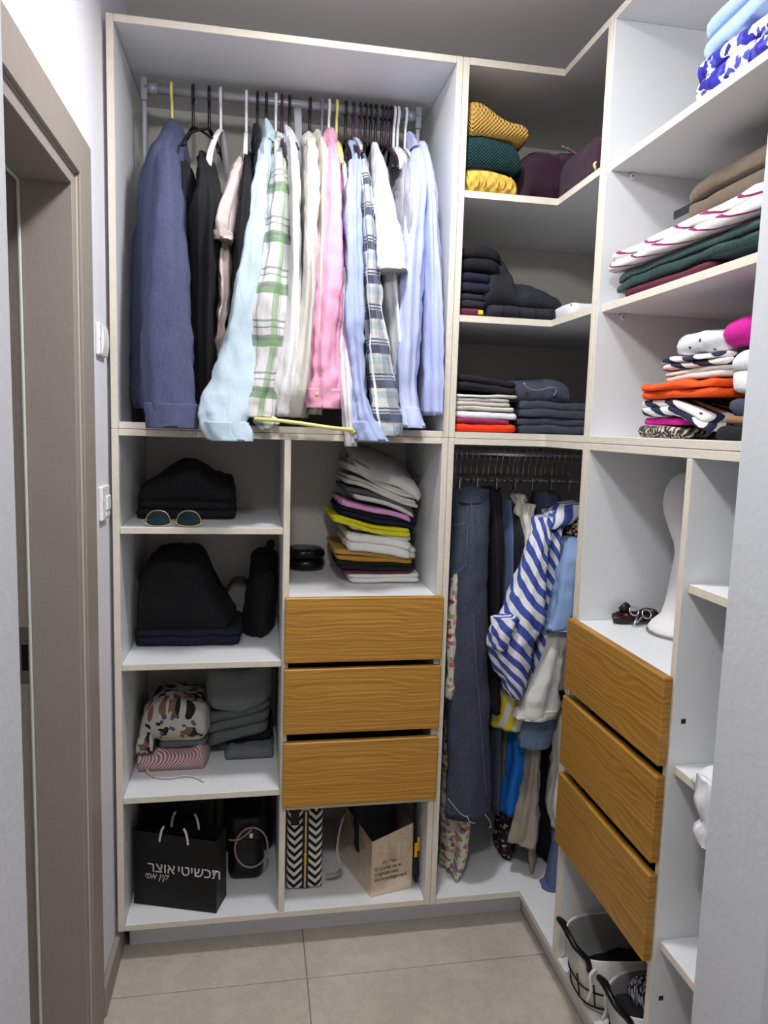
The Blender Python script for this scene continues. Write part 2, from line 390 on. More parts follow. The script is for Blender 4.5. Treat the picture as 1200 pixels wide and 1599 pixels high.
# ------------------------------------------------------------------ fabrics
def fab(name, rgb, rough=0.85, crease=0.5, weave=900, var=0.10, pattern=None, knit=None, sheen=0.0, cs=(42, 42, 12)):
    if name in MATS: return MATS[name]
    b = NB(name, rough); o = b.obj()
    c = srgb(*rgb); big = b.noise(o, 14, 3)
    base = b.mix(big, tuple(x * (1 - var) for x in c), tuple(min(1, x * (1 + var)) for x in c))
    if pattern: base = pattern(b, base)
    b.color(base)
    cr = b.noise(b.scale(o, cs), 1.0, 4, 0.6)
    ridge = b.math('ABSOLUTE', b.math('SUBTRACT', cr, 0.5))
    h = b.math('MULTIPLY_ADD', ridge, 1.0, b.math('MULTIPLY', b.noise(o, weave, 1), 0.05))
    if knit:
        uvv, u, v = b.uv()
        k = b.math('MULTIPLY', b.math('SINE', b.math('MULTIPLY', u, 2 * PI / knit)), b.math('SINE', b.math('MULTIPLY', v, 2 * PI / knit)))
        h = b.math('MULTIPLY_ADD', k, 0.35, h)
    b.bump(h, crease, 0.010)
    if sheen:
        b.b.inputs['Sheen Weight'].default_value = sheen
    MATS[name] = b.m; return b.m
def p_denim(b, base):
    o = b.obj(); n = b.noise(b.scale(o, (900, 900, 60)), 1.0, 2); m = b.noise(b.scale(o, (700, 700, 1100)), 1.0, 1)
    light = b.mix(0.10, base, (0.75, 0.8, 0.9))
    return b.mix(b.math('MULTIPLY_ADD', b.math('ADD', n, m), 1.6, -1.1), base, light)
def p_plaid(layers, angle=0.0):
    """layers: (axis 0/1, period, width, offset, colour, opacity)"""
    def f(b, base):
        uvv, u, v = b.uv(); c = base
        for ax, per, wd, off, rgb, op in layers:
            m = b.stripe(u if ax == 0 else v, per, wd, off)
            c = b.mix(b.math('MULTIPLY', m, op), c, srgb(*rgb))
        return c
    return f
def p_stripes(per, wd, rgb, ku=1.0, kv=0.0, wob=0.0):
    def f(b, base):
        uvv, u, v = b.uv(); s = b.math('ADD', b.math('MULTIPLY', u, ku), b.math('MULTIPLY', v, kv))
        if wob: s = b.math('MULTIPLY_ADD', b.noise(uvv, 12, 2), wob, s)
        return b.mix(b.stripe(s, per, wd), base, srgb(*rgb))
    return f
def p_blobs(scale, thr, rgbs, rand=1.0, feature='F1', warp=0.5):
    """spots of several colours (floral, animal and dotted prints)"""
    def f(b, base):
        uvv, u, v = b.uv(); x = b.n('ShaderNodeTexVoronoi', feature=feature, voronoi_dimensions='2D'); x.inputs['Scale'].default_value = scale
        x.inputs['Randomness'].default_value = rand
        wv = b.n('ShaderNodeVectorMath', operation='ADD'); b.ln(uvv, wv.inputs[0])
        ns = b.n('ShaderNodeTexNoise'); b.ln(uvv, ns.inputs['Vector']); ns.inputs['Scale'].default_value = scale * 1.5
        b.ln(b.scale(ns.outputs['Color'], (warp / scale,) * 3), wv.inputs[1]); b.ln(wv.outputs[0], x.inputs['Vector'])
        m = b.math('LESS_THAN', x.outputs['Distance'], thr * scale)
        sp = b.n('ShaderNodeSeparateColor'); b.ln(x.outputs['Color'], sp.inputs[0])
        n = len(rgbs); col = b.ramp(sp.outputs[0], [(i / n, srgb(*c)) for i, c in enumerate(rgbs)], 'CONSTANT')
        return b.mix(m, base, col)
    return f
def p_multi(*fs):
    def f(b, base):
        for g_ in fs: base = g_(b, base)
        return base
    return f

# ------------------------------------------------------------------ soft shapes
def nz(x, y, z): return noise.noise(Vector((x, y, z)))
def crom(P_, t):
    n = len(P_) - 1; s = t * n; i = min(int(s), n - 1); f = s - i
    p0, p1, p2, p3 = P_[max(i - 1, 0)], P_[i], P_[i + 1], P_[min(i + 2, n)]
    return [0.5 * (2 * b_ + (c_ - a_) * f + (2 * a_ - 5 * b_ + 4 * c_ - d_) * f * f + (3 * b_ - a_ - 3 * c_ + d_) * f ** 3) for a_, b_, c_, d_ in zip(p0, p1, p2, p3)]
BOUNDS = [None]
def loft(st, seg=6, n=30, fold=(3, 0.10), wr=0.004, seed=0, hem=True, twist=0.0, e=1.0):
    """hanging cloth: horizontal rings (x, y, z, half width, half depth), with drape folds and wrinkles"""
    m = (len(st) - 1) * seg + 1; V = []; F = []; UV = []; k, amp = fold; rs = random.Random(seed); ph = rs.uniform(0, 6)
    zt = st[0][2]; per = 0
    for s in st: per = max(per, 2.2 * (s[3] + s[4]))
    rings = [crom(st, i / (m - 1)) for i in range(m)]
    def sp(v): return math.copysign(abs(v) ** e, v)
    for i, (x, y, z, a, b_) in enumerate(rings):
        t = i / (m - 1)
        for j in range(n + 1):
            th = PI / 2 + 2 * PI * (j % n) / n
            f1 = math.sin(k * th + ph + 1.6 * t + 0.8 * math.sin(5 * t + ph)); f2 = math.sin((2 * k + 1) * th + 2 * ph - 2 * t)
            r = 1 + amp * (1.5 * min(1, 0.35 + t) * (f1 - 0.35 * (1 - abs(f1)) ** 3) + 0.8 * (f2 - 0.5 * (1 - abs(f2)) ** 3))
            px = x + a * r * sp(math.cos(th + twist * t)); py = y + b_ * r * sp(math.sin(th + twist * t)); pz = z
            d = wr * (1.2 * nz(px * 22 + seed, py * 22, pz * 9) + 1.1 * nz(px * 34, py * 34 + seed, pz * 24) - 0.8 * max(0, 0.25 - abs(nz(px * 14 - seed, py * 14, pz * 20))) * 4 + .4)
            px += d * math.cos(th); py += d * math.sin(th); pz += 0.5 * wr * nz(th * 2, seed, t * 4)
            if BOUNDS[0]:
                bx0, bx1, bz, by = BOUNDS[0]
                if py > -.004: px = max(bx0, min(bx1, px))
                if pz < bz and (py > -.004 or bz < 1):
                    if py < .045 and bz > 1: py = -.004 - .3 * (bz - pz) * 0
                    else: pz = bz
                py = min(py, by)
            V.append((px, py, pz)); UV.append((per * j / n, z))
    w_ = n + 1
    for i in range(m - 1):
        for j in range(n): F.append([i * w_ + j, (i + 1) * w_ + j, (i + 1) * w_ + j + 1, i * w_ + j + 1])
    x, y, z, a, b_ = rings[0]; c0 = len(V); V.append((x, y, z + min(a, b_) * 0.25)); UV.append((0, z))
    for j in range(n): F.append([c0, j, j + 1])
    x, y, z, a, b_ = rings[-1]; base = (m - 1) * w_
    if hem:
        c1 = len(V); dz = min(0.006, a * 0.4)
        for j in range(n + 1):
            q = V[base + j]; V.append((x + (q[0] - x) * 0.88, y + (q[1] - y) * 0.88, q[2] + dz)); UV.append(UV[base + j])
        for j in range(n): F.append([base + j, c1 + j, c1 + j + 1, base + j + 1])
        base = c1
    c2 = len(V); V.append((x, y, V[base][2])); UV.append((0, z))
    for j in range(n): F.append([c2, base + j + 1, base + j])
    return V, F, UV
def sweep(path, r, n=8, ry=None, closed=False, caps=True):
    """tube along a path; ry gives a flat strip section"""
    P_ = [Vector(p) for p in path]; V = []; F = []; m = len(P_); up = None; ry = ry or r
    for i, p in enumerate(P_):
        a = P_[(i - 1) % m] if (closed or i) else P_[0]; b_ = P_[(i + 1) % m] if (closed or i < m - 1) else P_[-1]
        t = (b_ - a).normalized()
        if up is None:
            up = Vector((0, 0, 1)) if abs(t.z) < 0.8 else Vector((1, 0, 0))
        s = t.cross(up).normalized(); up = s.cross(t).normalized()
        rr = r[i] if isinstance(r, (list, tuple)) else r; rz = ry[i] if isinstance(ry, (list, tuple)) else ry
        for j in range(n):
            th = 2 * PI * j / n; V.append(tuple(p + s * (rr * math.cos(th)) + up * (rz * math.sin(th))))
    for i in range(m if closed else m - 1):
        for j in range(n): F.append([i * n + j, i * n + (j + 1) % n, ((i + 1) % m) * n + (j + 1) % n, ((i + 1) % m) * n + j])
    if caps and not closed: F.append(list(range(n))[::-1]); F.append([(m - 1) * n + j for j in range(n)])
    return V, F
def smooth_path(pts, k=6):
    m = (len(pts) - 1) * k + 1; return [crom(pts, i / (m - 1)) for i in range(m)]
def slab(x0, x1, y0, y1, z0, z1, nx=18, ny=14, nzz=4, wr=0.004, seed=0, zf=None, rad=None, corner=0.012):
    """folded cloth: a box whose edges are rolled round, with wrinkles; zf(u, v) lifts it"""
    h = (z1 - z0) / 2; r = min(rad or h, h); V = []; F = []; UV = []
    cx, cy, cz = (x0 + x1) / 2, (y0 + y1) / 2, (z0 + z1) / 2; hx, hy = (x1 - x0) / 2, (y1 - y0) / 2
    idx = {}
    def axis(n): return [math.sin((2 * i / n - 1) * PI / 2) for i in range(n + 1)]
    ax, ay, az = axis(nx), axis(ny), axis(nzz)
    def vert(i, j, k):
        if (i, j, k) in idx: return idx[i, j, k]
        p = Vector((ax[i] * hx, ay[j] * hy, az[k] * h))
        rc = r + corner
        q = Vector((max(-hx + rc, min(hx - rc, p.x)), max(-hy + rc, min(hy - rc, p.y)), max(-h + r, min(h - r, p.z))))
        d = p - q; dh = math.hypot(d.x, d.y)
        if dh > rc: d.x *= rc / dh; d.y *= rc / dh; dh = rc
        ex = max(0.0, dh - corner) / max(r, 1e-6); ez = abs(d.z) / max(r, 1e-6)
        L = math.hypot(ex, ez)
        if L > 1:
            d.z = d.z / L; nd = corner + r * ex / L
            if dh > 0: d.x *= nd / dh; d.y *= nd / dh
        o = q + d; X, Y, Z = cx + o.x, cy + o.y, cz + o.z
        u, v = ax[i], ay[j]
        dx = wr * nz(X * 14 + seed, Y * 14, Z * 40 + seed); dy = wr * nz(X * 16, Y * 13 + seed, Z * 40)
        dz = wr * 0.8 * nz(X * 11, Y * 11, seed + 3.3) + wr * 0.6 * nz(X * 30, Y * 20, seed) * (1 if k else 0.3)
        if zf: dz += zf(u, v)
        else: dz = max(dz, z0 + .0007 - Z)
        idx[i, j, k] = len(V); V.append((X + dx, Y + dy, Z + dz)); UV.append((X, Y - Z)); return idx[i, j, k]
    for i in range(nx):
        for j in range(ny):
            F.append([vert(i, j, nzz), vert(i + 1, j, nzz), vert(i + 1, j + 1, nzz), vert(i, j + 1, nzz)])
            F.append([vert(i, j, 0), vert(i, j + 1, 0), vert(i + 1, j + 1, 0), vert(i + 1, j, 0)])
    for i in range(nx):
        for k in range(nzz):
            F.append([vert(i, 0, k), vert(i + 1, 0, k), vert(i + 1, 0, k + 1), vert(i, 0, k + 1)])
            F.append([vert(i, ny, k), vert(i, ny, k + 1), vert(i + 1, ny, k + 1), vert(i + 1, ny, k)])
    for j in range(ny):
        for k in range(nzz):
            F.append([vert(0, j, k), vert(0, j, k + 1), vert(0, j + 1, k + 1), vert(0, j + 1, k)])
            F.append([vert(nx, j, k), vert(nx, j + 1, k), vert(nx, j + 1, k + 1), vert(nx, j, k + 1)])
    return V, F, UV
def joinuv(parts):
    V = []; F = []; U = []
    for v, f, u in parts:
        n = len(V); V += v; U += u; F += [[i + n for i in q] for q in f]
    return V, F, U
def folded(name, label, cat, x0, x1, y0, y1, z0, z1, mat, layers=2, seed=0, group=None, wr=0.004, zf=None, parent=None, jig=0.006, corner=0.012, nx=18, ny=12, swap=False, rad=None):
    """one folded garment: its layers of cloth, each rolled at the fold"""
    rs = random.Random(seed * 13 + 1); h = (z1 - z0) / layers; parts = []
    for k in range(layers):
        a, b_, c_ = (rs.uniform(-jig, jig) for _ in range(3))
        parts.append(slab(x0 + (a if k else 0), x1 + (b_ if k else 0), y0 + (abs(c_) if k % 2 else 0), y1, z0 + k * h, z0 + (k + 1.12) * h if k < layers - 1 else z1, nx, ny, 4, wr, seed + k * 0.37, zf, rad, corner))
    V, F, U = joinuv(parts)
    if swap: U = [(v[1], v[0] - v[2]) for v in V]
    o = mesh(name, V, F, mat, parent, uv=U)
    if parent is None: tags(o, label, cat, group)
    return o
def lump(name, label, cat, sil, y0, y1, z0, mat, group=None, seed=0, wr=0.008, e=0.55, nv=26, parent=None, lean=0.0, crease=1.0):
    """soft heap: its height along x is given by (x, top z) stations"""
    m = (len(sil) - 1) * 6 + 1; V = []; F = []; UV = []; yc = (y0 + y1) / 2; hy = (y1 - y0) / 2
    S = [crom(sil, i / (m - 1)) for i in range(m)]; xa, xb = sil[0][0], sil[-1][0]
    for i, (x, zt) in enumerate(S):
        h = max(zt - z0, 0.004); t = i / (m - 1); endf = min(1, (min(t, 1 - t) * 2 / 0.22 + 0.03)) ** 0.5; arc = 0
        for j in range(nv + 1):
            f = PI * j / nv; cy_, sz = math.cos(f), math.sin(f)
            py = yc - hy * endf * math.copysign(abs(cy_) ** e, cy_) + lean * sz * h; pz = z0 + h * abs(sz) ** e
            s1 = abs(nz(x * 9 + seed, py * 9, pz * 9)); s2 = abs(nz(x * 21, py * 21 + seed, pz * 21))
            d = wr * (1.2 - 3.2 * s1 * crease - 1.6 * s2 * crease) * (0.15 + 0.85 * sz ** 0.5 if sz > 0 else 0.15)
            V.append((x + d * 0.5 * nz(x * 12, py * 12, seed), py - d * cy_, max(z0 + .0007, pz + d * sz))); UV.append((x, py - pz))
    w_ = nv + 1
    for i in range(m - 1):
        for j in range(nv): F.append([i * w_ + j, i * w_ + j + 1, (i + 1) * w_ + j + 1, (i + 1) * w_ + j])
        F.append([i * w_, (i + 1) * w_, (i + 1) * w_ + nv, i * w_ + nv])
    F.append(list(range(w_))[::-1]); F.append([(m - 1) * w_ + j for j in range(w_)])
    F = [q[::-1] for q in F]
    o = mesh(name, V, F, mat, parent, uv=UV)
    if parent is None: tags(o, label, cat, group)
    return o
def disc_mesh(c, nrm, r, h, n=12):
    nrm = Vector(nrm).normalized(); a = nrm.orthogonal().normalized(); b_ = nrm.cross(a); c = Vector(c); V = []; F = []
    for rr, hh in ((r, 0), (r, h * 0.6), (r * 0.8, h), (r * 0.35, h * 0.75)):
        for k in range(n): V.append(tuple(c + a * (rr * math.cos(2 * PI * k / n)) + b_ * (rr * math.sin(2 * PI * k / n)) + nrm * hh))
    for i in range(3):
        for k in range(n): F.append([i * n + k, i * n + (k + 1) % n, (i + 1) * n + (k + 1) % n, (i + 1) * n + k])
    F.append([3 * n + k for k in range(n)]); return V, F
def lathe(c, prof, n=28, sx=1.0, sy=1.0):
    V = []; F = []
    for r, z in prof:
        for k in range(n): V.append((c[0] + sx * r * math.cos(2 * PI * k / n), c[1] + sy * r * math.sin(2 * PI * k / n), c[2] + z))
    for i in range(len(prof) - 1):
        for k in range(n): F.append([i * n + k, i * n + (k + 1) % n, (i + 1) * n + (k + 1) % n, (i + 1) * n + k])
    F.append(list(range(n))[::-1]); F.append([(len(prof) - 1) * n + k for k in range(n)]); return V, F


# ------------------------------------------------------------------ hanging clothes, upper left bay
RY, RZ = 0.25, 2.500
M_GREYPOLE = solid('grey_painted_steel', (150, 150, 156), 0.35, 0.3)
M_STEEL = solid('chrome', (210, 210, 212), 0.18, 1.0)
M_BLACKP = solid('black_plastic', (22, 21, 24), 0.35); M_WHITEP = solid('white_plastic', (232, 230, 232), 0.4)
M_YELLOWP = solid('pale_yellow_plastic', (222, 214, 130), 0.4); M_PURPLEP = solid('dark_purple_plastic', (58, 30, 62), 0.3)
M_GREYP = solid('grey_clear_plastic', (120, 118, 124), 0.3)
M_BTN = solid('pearl_button', (226, 222, 200), 0.3)
rack = thing('garment_rail', 'grey steel rail on two thin posts carrying the shirts', 'rail', (0.45, RY, M + T))
RX0, RX1 = 0.056, 0.846
mesh('rod', *sweep([(RX0, RY, RZ - .02), (RX1, RY, RZ - .02)], 0.0125, 20), M_GREYPOLE, rack)
for xx, s in ((RX0, 1), (RX1, -1)):
    mesh('post', *rb(xx - .006, xx + .006, RY - .006, RY + .006, M + T + .0006, RZ - .05, .002), M_GREYPOLE, rack, smooth=False)
    mesh('post_cap', *rb(xx - .009, xx + .009, RY - .012, RY + .012, RZ - .055, RZ + .006, .002), M_GREYPOLE, rack, smooth=False)
    mesh('rod_collar', *sweep([(xx + s * .010, RY, RZ - .02), (xx + s * .036, RY, RZ - .02)], 0.0165, 20), M_GREYPOLE, rack)
ROD = RZ - .02
def hook_path(x, ry, rz, drop=0.075, rr=0.019):
    pts = [(x, ry + rr, rz - .012), (x, ry + rr, rz + .002), (x, ry + .012, rz + .016), (x, ry, rz + rr + .002), (x, ry - .013, rz + .015), (x, ry - rr, rz), (x, ry - .012, rz - .022), (x, ry - .002, rz - .038), (x, ry, rz - drop)]
    return smooth_path(pts, 4)
def hanger(x, mat, label, group=None, rot=0.0, arm=0.14, r=0.0042, drop=0.095, slope=0.085, ry=RY, rz=ROD, bar=False, ra=.0062):
    t = thing('clothes_hanger', label, 'hanger', (x, ry, rz), group)
    V, F = sweep(hook_path(x, ry, rz, drop), r, 8); mesh('hook', V, F, mat, t)
    dx, dy = math.sin(rot), -math.cos(rot); z = rz - drop
    pts = [(x + dx * a, ry + dy * a, z - slope * (abs(a) / arm) ** 1.3 - (0.02 if abs(a) > arm * .97 else 0)) for a in (-arm, -arm * .85, -arm * .4, -arm * .1, 0, arm * .1, arm * .4, arm * .85, arm)]
    V, F = sweep(smooth_path(pts, 3), ra * .6, 8, ra); mesh('shoulders', V, F, mat, t)
    if bar:
        q = [(x + dx * a, ry + dy * a, z - slope - .012) for a in (-arm * .94, 0, arm * .94)]
        V, F = sweep(q, ra * .55, 8); mesh('bar', V, F, mat, t)
    return t
def hang(name, label, cat, mat, pieces, buttons=(), group=None, cuff_mat=None, btn_mat=None):
    """pieces: (part name, stations, fold, wrinkle, seed[, cuff])"""
    st0 = pieces[0][1]; t = thing(name, label, cat, (st0[0][0], RY, st0[0][2]), group)
    for pc in pieces:
        nm, st, fold, wr, seed = pc[:5]
        V, F, U = loft(st, 6, 34, fold, wr, seed); mesh(nm, V, F, mat, t, uv=U)
        if len(pc) > 5 and pc[5]:
            n = len(st); fr = pc[5]; a, b_ = crom(st, 1 - fr), crom(st, 1 - 0.002); mid = crom(st, 1 - fr / 2)
            gr = lambda s: (s[0], s[1], s[2], s[3] * 1.03 + .001, s[4] * 1.05 + .001)
            V, F, U = loft([gr(a), gr(mid), (gr(b_)[0], gr(b_)[1], gr(b_)[2] - .002, gr(b_)[3], gr(b_)[4])], 5, 34, (fold[0], fold[1] * .5), wr * .6, seed + .3); mesh('cuff', V, F, cuff_mat or mat, t, uv=U)
    for p, nrm in buttons:
        V, F = disc_mesh(p, nrm, 0.0058, 0.003); mesh('button', V, F, btn_mat or M_BTN, t)
    return t
BOUNDS[0] = (T + .002, A - T - .002, M + T + .001, .488)
C_NAVY = fab('navy_chambray', (52, 57, 94), pattern=p_denim, crease=0.45)
hang('denim_shirt', 'navy chambray long-sleeved shirt at the left end of the rail', 'shirt', C_NAVY, [
    ('body', [(0.1354,0.24,2.3682,0.0229,0.04), (0.132,0.22,2.3003,0.0489,0.12), (0.1176,0.22,2.2125,0.063,0.17), (0.1085,0.23,2.0209,0.0764,0.19), (0.1037,0.23,1.8042,0.0826,0.19), (0.1028,0.22,1.5823,0.0823,0.19)], (4, .05), .005, 1),
    ('sleeve', [(0.1205,0.17,2.3121,0.0204,0.05), (0.1385,0.09,2.2201,0.0337,0.06), (0.1449,0.035,2.094,0.042,0.05), (0.1435,0.005,1.9259,0.0521,0.045), (0.1414,-0.005,1.7452,0.0661,0.042), (0.1503,-0.025,1.6125,0.0653,0.035), (0.1591,-0.042,1.5332,0.0627,0.03)], (3, .05), .004, 2, .14),
    ('collar', [(0.1318,0.25,2.3941,0.0185,0.03), (0.1341,0.235,2.3576,0.0316,0.05), (0.1352,0.215,2.3126,0.0409,0.055)], (2, .05), .003, 3)],
    [((0.1802,0.075,2.1684), (.3, -1, 0)), ((0.1786,0.055,2.0859), (.3, -1, 0)), ((0.1614,0.1,2.2303), (.3, -1, 0))])
C_BLACK = fab('black_cotton', (20, 20, 24), crease=0.5); C_BLACK2 = fab('black_jersey', (27, 27, 32), crease=0.45)
hang('black_tee', 'black shirt with a high neck just right of the navy shirt', 'top', C_BLACK2, [
    ('body', [(0.1617,0.22,2.2857,0.0088,0.03), (0.1775,0.2,2.2373,0.0192,0.1), (0.1879,0.2,2.1428,0.0229,0.15), (0.1923,0.22,1.9347,0.0225,0.16), (0.1967,0.22,1.6601,0.0238,0.16)], (3, .06), .004, 4)])
hang('black_dress', 'black sleeveless dress on the twisted black hanger', 'dress', C_BLACK, [
    ('body', [(0.2196,0.2,2.3048,0.0088,0.02), (0.2313,0.13,2.2414,0.0222,0.06), (0.2415,0.09,2.1665,0.0328,0.1), (0.2408,0.09,2.0917,0.0456,0.13), (0.2357,0.12,1.9541,0.0397,0.14), (0.2312,0.14,1.7645,0.037,0.14), (0.2306,0.18,1.6006,0.0362,0.15)], (4, .08), .006, 5)])
C_BEIGE = fab('pinkish_beige_cotton', (196, 180, 176), crease=0.6)
hang('beige_shirt', 'pinkish-beige short-sleeved shirt between black tops', 'shirt', C_BEIGE, [
    ('sleeve', [(0.3294,0.2,2.3114,0.0089,0.03), (0.3143,0.11,2.2255,0.0154,0.05), (0.2971,0.05,2.1429,0.0242,0.05), (0.2821,0.02,2.0716,0.0304,0.05), (0.2833,0.015,2.0218,0.0247,0.045)], (3, .08), .005, 6, .12),
    ('body', [(0.3065,0.16,2.1411,0.0159,0.1), (0.2885,0.14,2.0136,0.0175,0.12), (0.2899,0.14,1.8914,0.0168,0.13), (0.2766,0.13,1.8011,0.0167,0.11), (0.2711,0.16,1.7234,0.0108,0.08)], (3, .12), .009, 7)])
hang('black_blouse', 'black satin blouse right of the pinkish-beige shirt', 'blouse', C_BLACK, [
    ('body', [(0.3446,0.2,2.3093,0.0081,0.03), (0.3448,0.1,2.1949,0.0163,0.09), (0.3381,0.09,2.0739,0.0241,0.12), (0.3302,0.1,1.9391,0.0261,0.12), (0.3186,0.12,1.7667,0.0248,0.12), (0.3046,0.14,1.624,0.018,0.12)], (3, .06), .004, 8)])
C_NAVYD = fab('dark_navy_knit', (28, 32, 48))
hang('navy_cardigan', 'thin dark navy top hanging left of the pale blue shirt', 'top', C_NAVYD, [
    ('body', [(0.3662,0.24,2.4062,0.0073,0.015), (0.3706,0.22,2.3221,0.0145,0.08), (0.3732,0.2,2.228,0.0163,0.15), (0.3674,0.22,2.0727,0.0166,0.17), (0.3545,0.22,1.8528,0.0167,0.17), (0.3509,0.22,1.6096,0.0188,0.17)], (3, .05), .004, 9)])
C_PALEB = fab('pale_blue_cotton', (182, 200, 212), crease=0.5); C_PALEBD = fab('pale_blue_inside', (124, 160, 176))
hang('pale_blue_shirt', 'pale aqua-blue shirt whose long sleeve drops over the shelf edge', 'shirt', C_PALEB, [
    ('body', [(0.3994,0.22,2.3564,0.0146,0.05), (0.3916,0.19,2.2823,0.0189,0.12), (0.3939,0.2,2.159,0.0182,0.16), (0.3914,0.22,1.8918,0.0168,0.17), (0.3849,0.22,1.607,0.0189,0.17)], (3, .05), .004, 10),
    ('sleeve', [(0.3865,0.15,2.2993,0.0159,0.05), (0.3774,0.07,2.1884,0.0196,0.06), (0.3649,0.03,2.069,0.026,0.05), (0.3503,0,1.9382,0.0315,0.045), (0.3314,-0.005,1.8044,0.0333,0.042), (0.3215,-0.015,1.6997,0.0524,0.042), (0.3033,-0.05,1.6007,0.0663,0.034), (0.2959,-0.066,1.5588,0.061,0.03), (0.312,-0.078,1.5048,0.052,0.024)], (3, .06), .005, 11, .11),
    ('collar', [(0.3934,0.235,2.421,0.0055,0.02), (0.399,0.22,2.3843,0.0182,0.035), (0.4028,0.2,2.339,0.0199,0.05)], (2, .10), .003, 12)], cuff_mat=C_PALEB)
PL_G = p_plaid([(1, .135, .22, .02, (96, 132, 88), .8), (1, .135, .04, .55, (96, 110, 110), .7), (1, .135, .03, .67, (96, 110, 110), .7), (1, .135, .05, .90, (120, 112, 128), .6),
                (0, .062, .24, .1, (104, 150, 92), .6), (0, .062, .04, .55, (92, 98, 100), .6), (0, .062, .03, .8, (100, 105, 108), .5)])
C_PLG = fab('green_plaid', (208, 204, 204), pattern=PL_G, crease=0.55)
hang('green_plaid_shirt', 'green and white plaid shirt bunched up on the shelf edge', 'shirt', C_PLG, [
    ('body', [(0.4108,0.22,2.317,0.0146,0.05), (0.4022,0.2,2.2304,0.0163,0.12), (0.393,0.2,2.0698,0.0201,0.16), (0.3867,0.22,1.8915,0.0214,0.17), (0.3829,0.22,1.6107,0.0208,0.16)], (3, .05), .004, 13),
    ('sleeve', [(0.4312,0.17,2.3103,0.0179,0.05), (0.4309,0.09,2.2074,0.0269,0.07), (0.4275,0.05,2.1038,0.035,0.065), (0.4197,0.02,1.9798,0.0449,0.055), (0.4012,-0.005,1.858,0.0554,0.046), (0.3989,-0.005,1.7577,0.0507,0.044), (0.3878,-0.015,1.6807,0.0421,0.042), (0.3733,-0.03,1.6121,0.0486,0.036), (0.3662,-0.04,1.5662,0.0476,0.03)], (4, .07), .006, 14),
    ('collar', [(0.4324,0.235,2.3808,0.0147,0.03), (0.4302,0.21,2.3486,0.0237,0.045), (0.43,0.19,2.3137,0.0199,0.045)], (2, .12), .004, 15),
    ('cuff', [(0.3938,-0.03,1.5705,0.027,0.022), (0.3981,-0.036,1.5537,0.0295,0.024), (0.3975,-0.04,1.5351,0.0168,0.016)], (2, .10), .004, 16)])
C_WHITE = fab('white_cotton', (218, 216, 218), crease=0.5); C_CREAM = fab('cream_cotton', (202, 198, 184), crease=0.5); C_CREAM2 = fab('off_white_linen', (206, 202, 195), crease=0.6)
hang('white_shirt', 'white shirt directly right of the green plaid one', 'shirt', C_WHITE, [
    ('body', [(0.4652,0.22,2.3625,0.0147,0.05), (0.4664,0.14,2.2655,0.016,0.1), (0.4677,0.09,2.1346,0.0158,0.12), (0.4713,0.08,1.9788,0.0176,0.13), (0.4664,0.07,1.8037,0.0248,0.12), (0.449,0.05,1.6612,0.0326,0.1), (0.4343,0.05,1.5726,0.0362,0.08)], (4, .10), .005, 17),
    ('collar', [(0.451,0.25,2.4148,0.0056,0.02), (0.4618,0.235,2.3889,0.0148,0.04), (0.4676,0.205,2.3398,0.0174,0.055)], (2, .10), .003, 18)])
V, F = sweep(smooth_path([(0.4892,0.268,2.4217), (0.4864,0.266,2.4708), (0.4855,0.25,2.4714), (0.4847,0.232,2.457), (0.4869,0.225,2.4052), (0.4918,0.16,2.2083), (0.4925,0.06,2.0102), (0.4965,0.035,1.8866), (0.4997,0.03,1.7765)], 5), .0012, 8, .0115)
M_TAPE = solid('grey_webbing', (150, 150, 158), 0.7)
tp = single('grey_strap', 'flat grey strap looped over the rail between white shirts', 'strap', V, F, M_TAPE)
for k in range(13):
    q = Vector((0.4965,0.0195,1.8773)).lerp(Vector((0.4996,0.0155,1.7818)), k / 12)
    V, F = rb(q.x - .0075, q.x + .0075, q.y - .0005, q.y + .008, q.z - .0009, q.z + .0009, .0002); mesh('white_mark', V, F, M_WHITEP, tp, smooth=False)
hang('white_blouse', 'white shirt with a round collar right of the grey strap', 'shirt', C_CREAM2, [
    ('body', [(0.5181,0.21,2.3639,0.0166,0.05), (0.5175,0.13,2.2736,0.0197,0.09), (0.5148,0.08,2.1694,0.0202,0.11), (0.5114,0.06,2.0285,0.0193,0.12), (0.5086,0.06,1.8913,0.0194,0.12), (0.4978,0.05,1.7595,0.0282,0.11), (0.4794,0.03,1.6265,0.0439,0.09), (0.4706,0.05,1.5702,0.0409,0.07)], (4, .10), .005, 19),
    ('collar', [(0.5182,0.245,2.3944,0.0112,0.03), (0.5172,0.225,2.3728,0.0186,0.05), (0.5191,0.205,2.3375,0.0175,0.055)], (2, .08), .003, 20)])
hang('cream_shirt', 'cream shirt hanging just left of the pink shirt', 'shirt', C_CREAM, [
    ('body', [(0.5522,0.22,2.3707,0.013,0.05), (0.5517,0.16,2.2692,0.0173,0.11), (0.548,0.13,2.1345,0.019,0.13), (0.5439,0.12,1.974,0.0164,0.13), (0.5387,0.11,1.7763,0.0137,0.13), (0.5333,0.1,1.5799,0.022,0.11)], (3, .08), .005, 21),
    ('collar', [(0.5447,0.25,2.4095,0.0075,0.02), (0.5454,0.23,2.3808,0.0131,0.04), (0.551,0.21,2.3422,0.0121,0.05)], (2, .08), .003, 22)])
C_PINK = fab('pink_oxford', (230, 162, 190), crease=0.5)
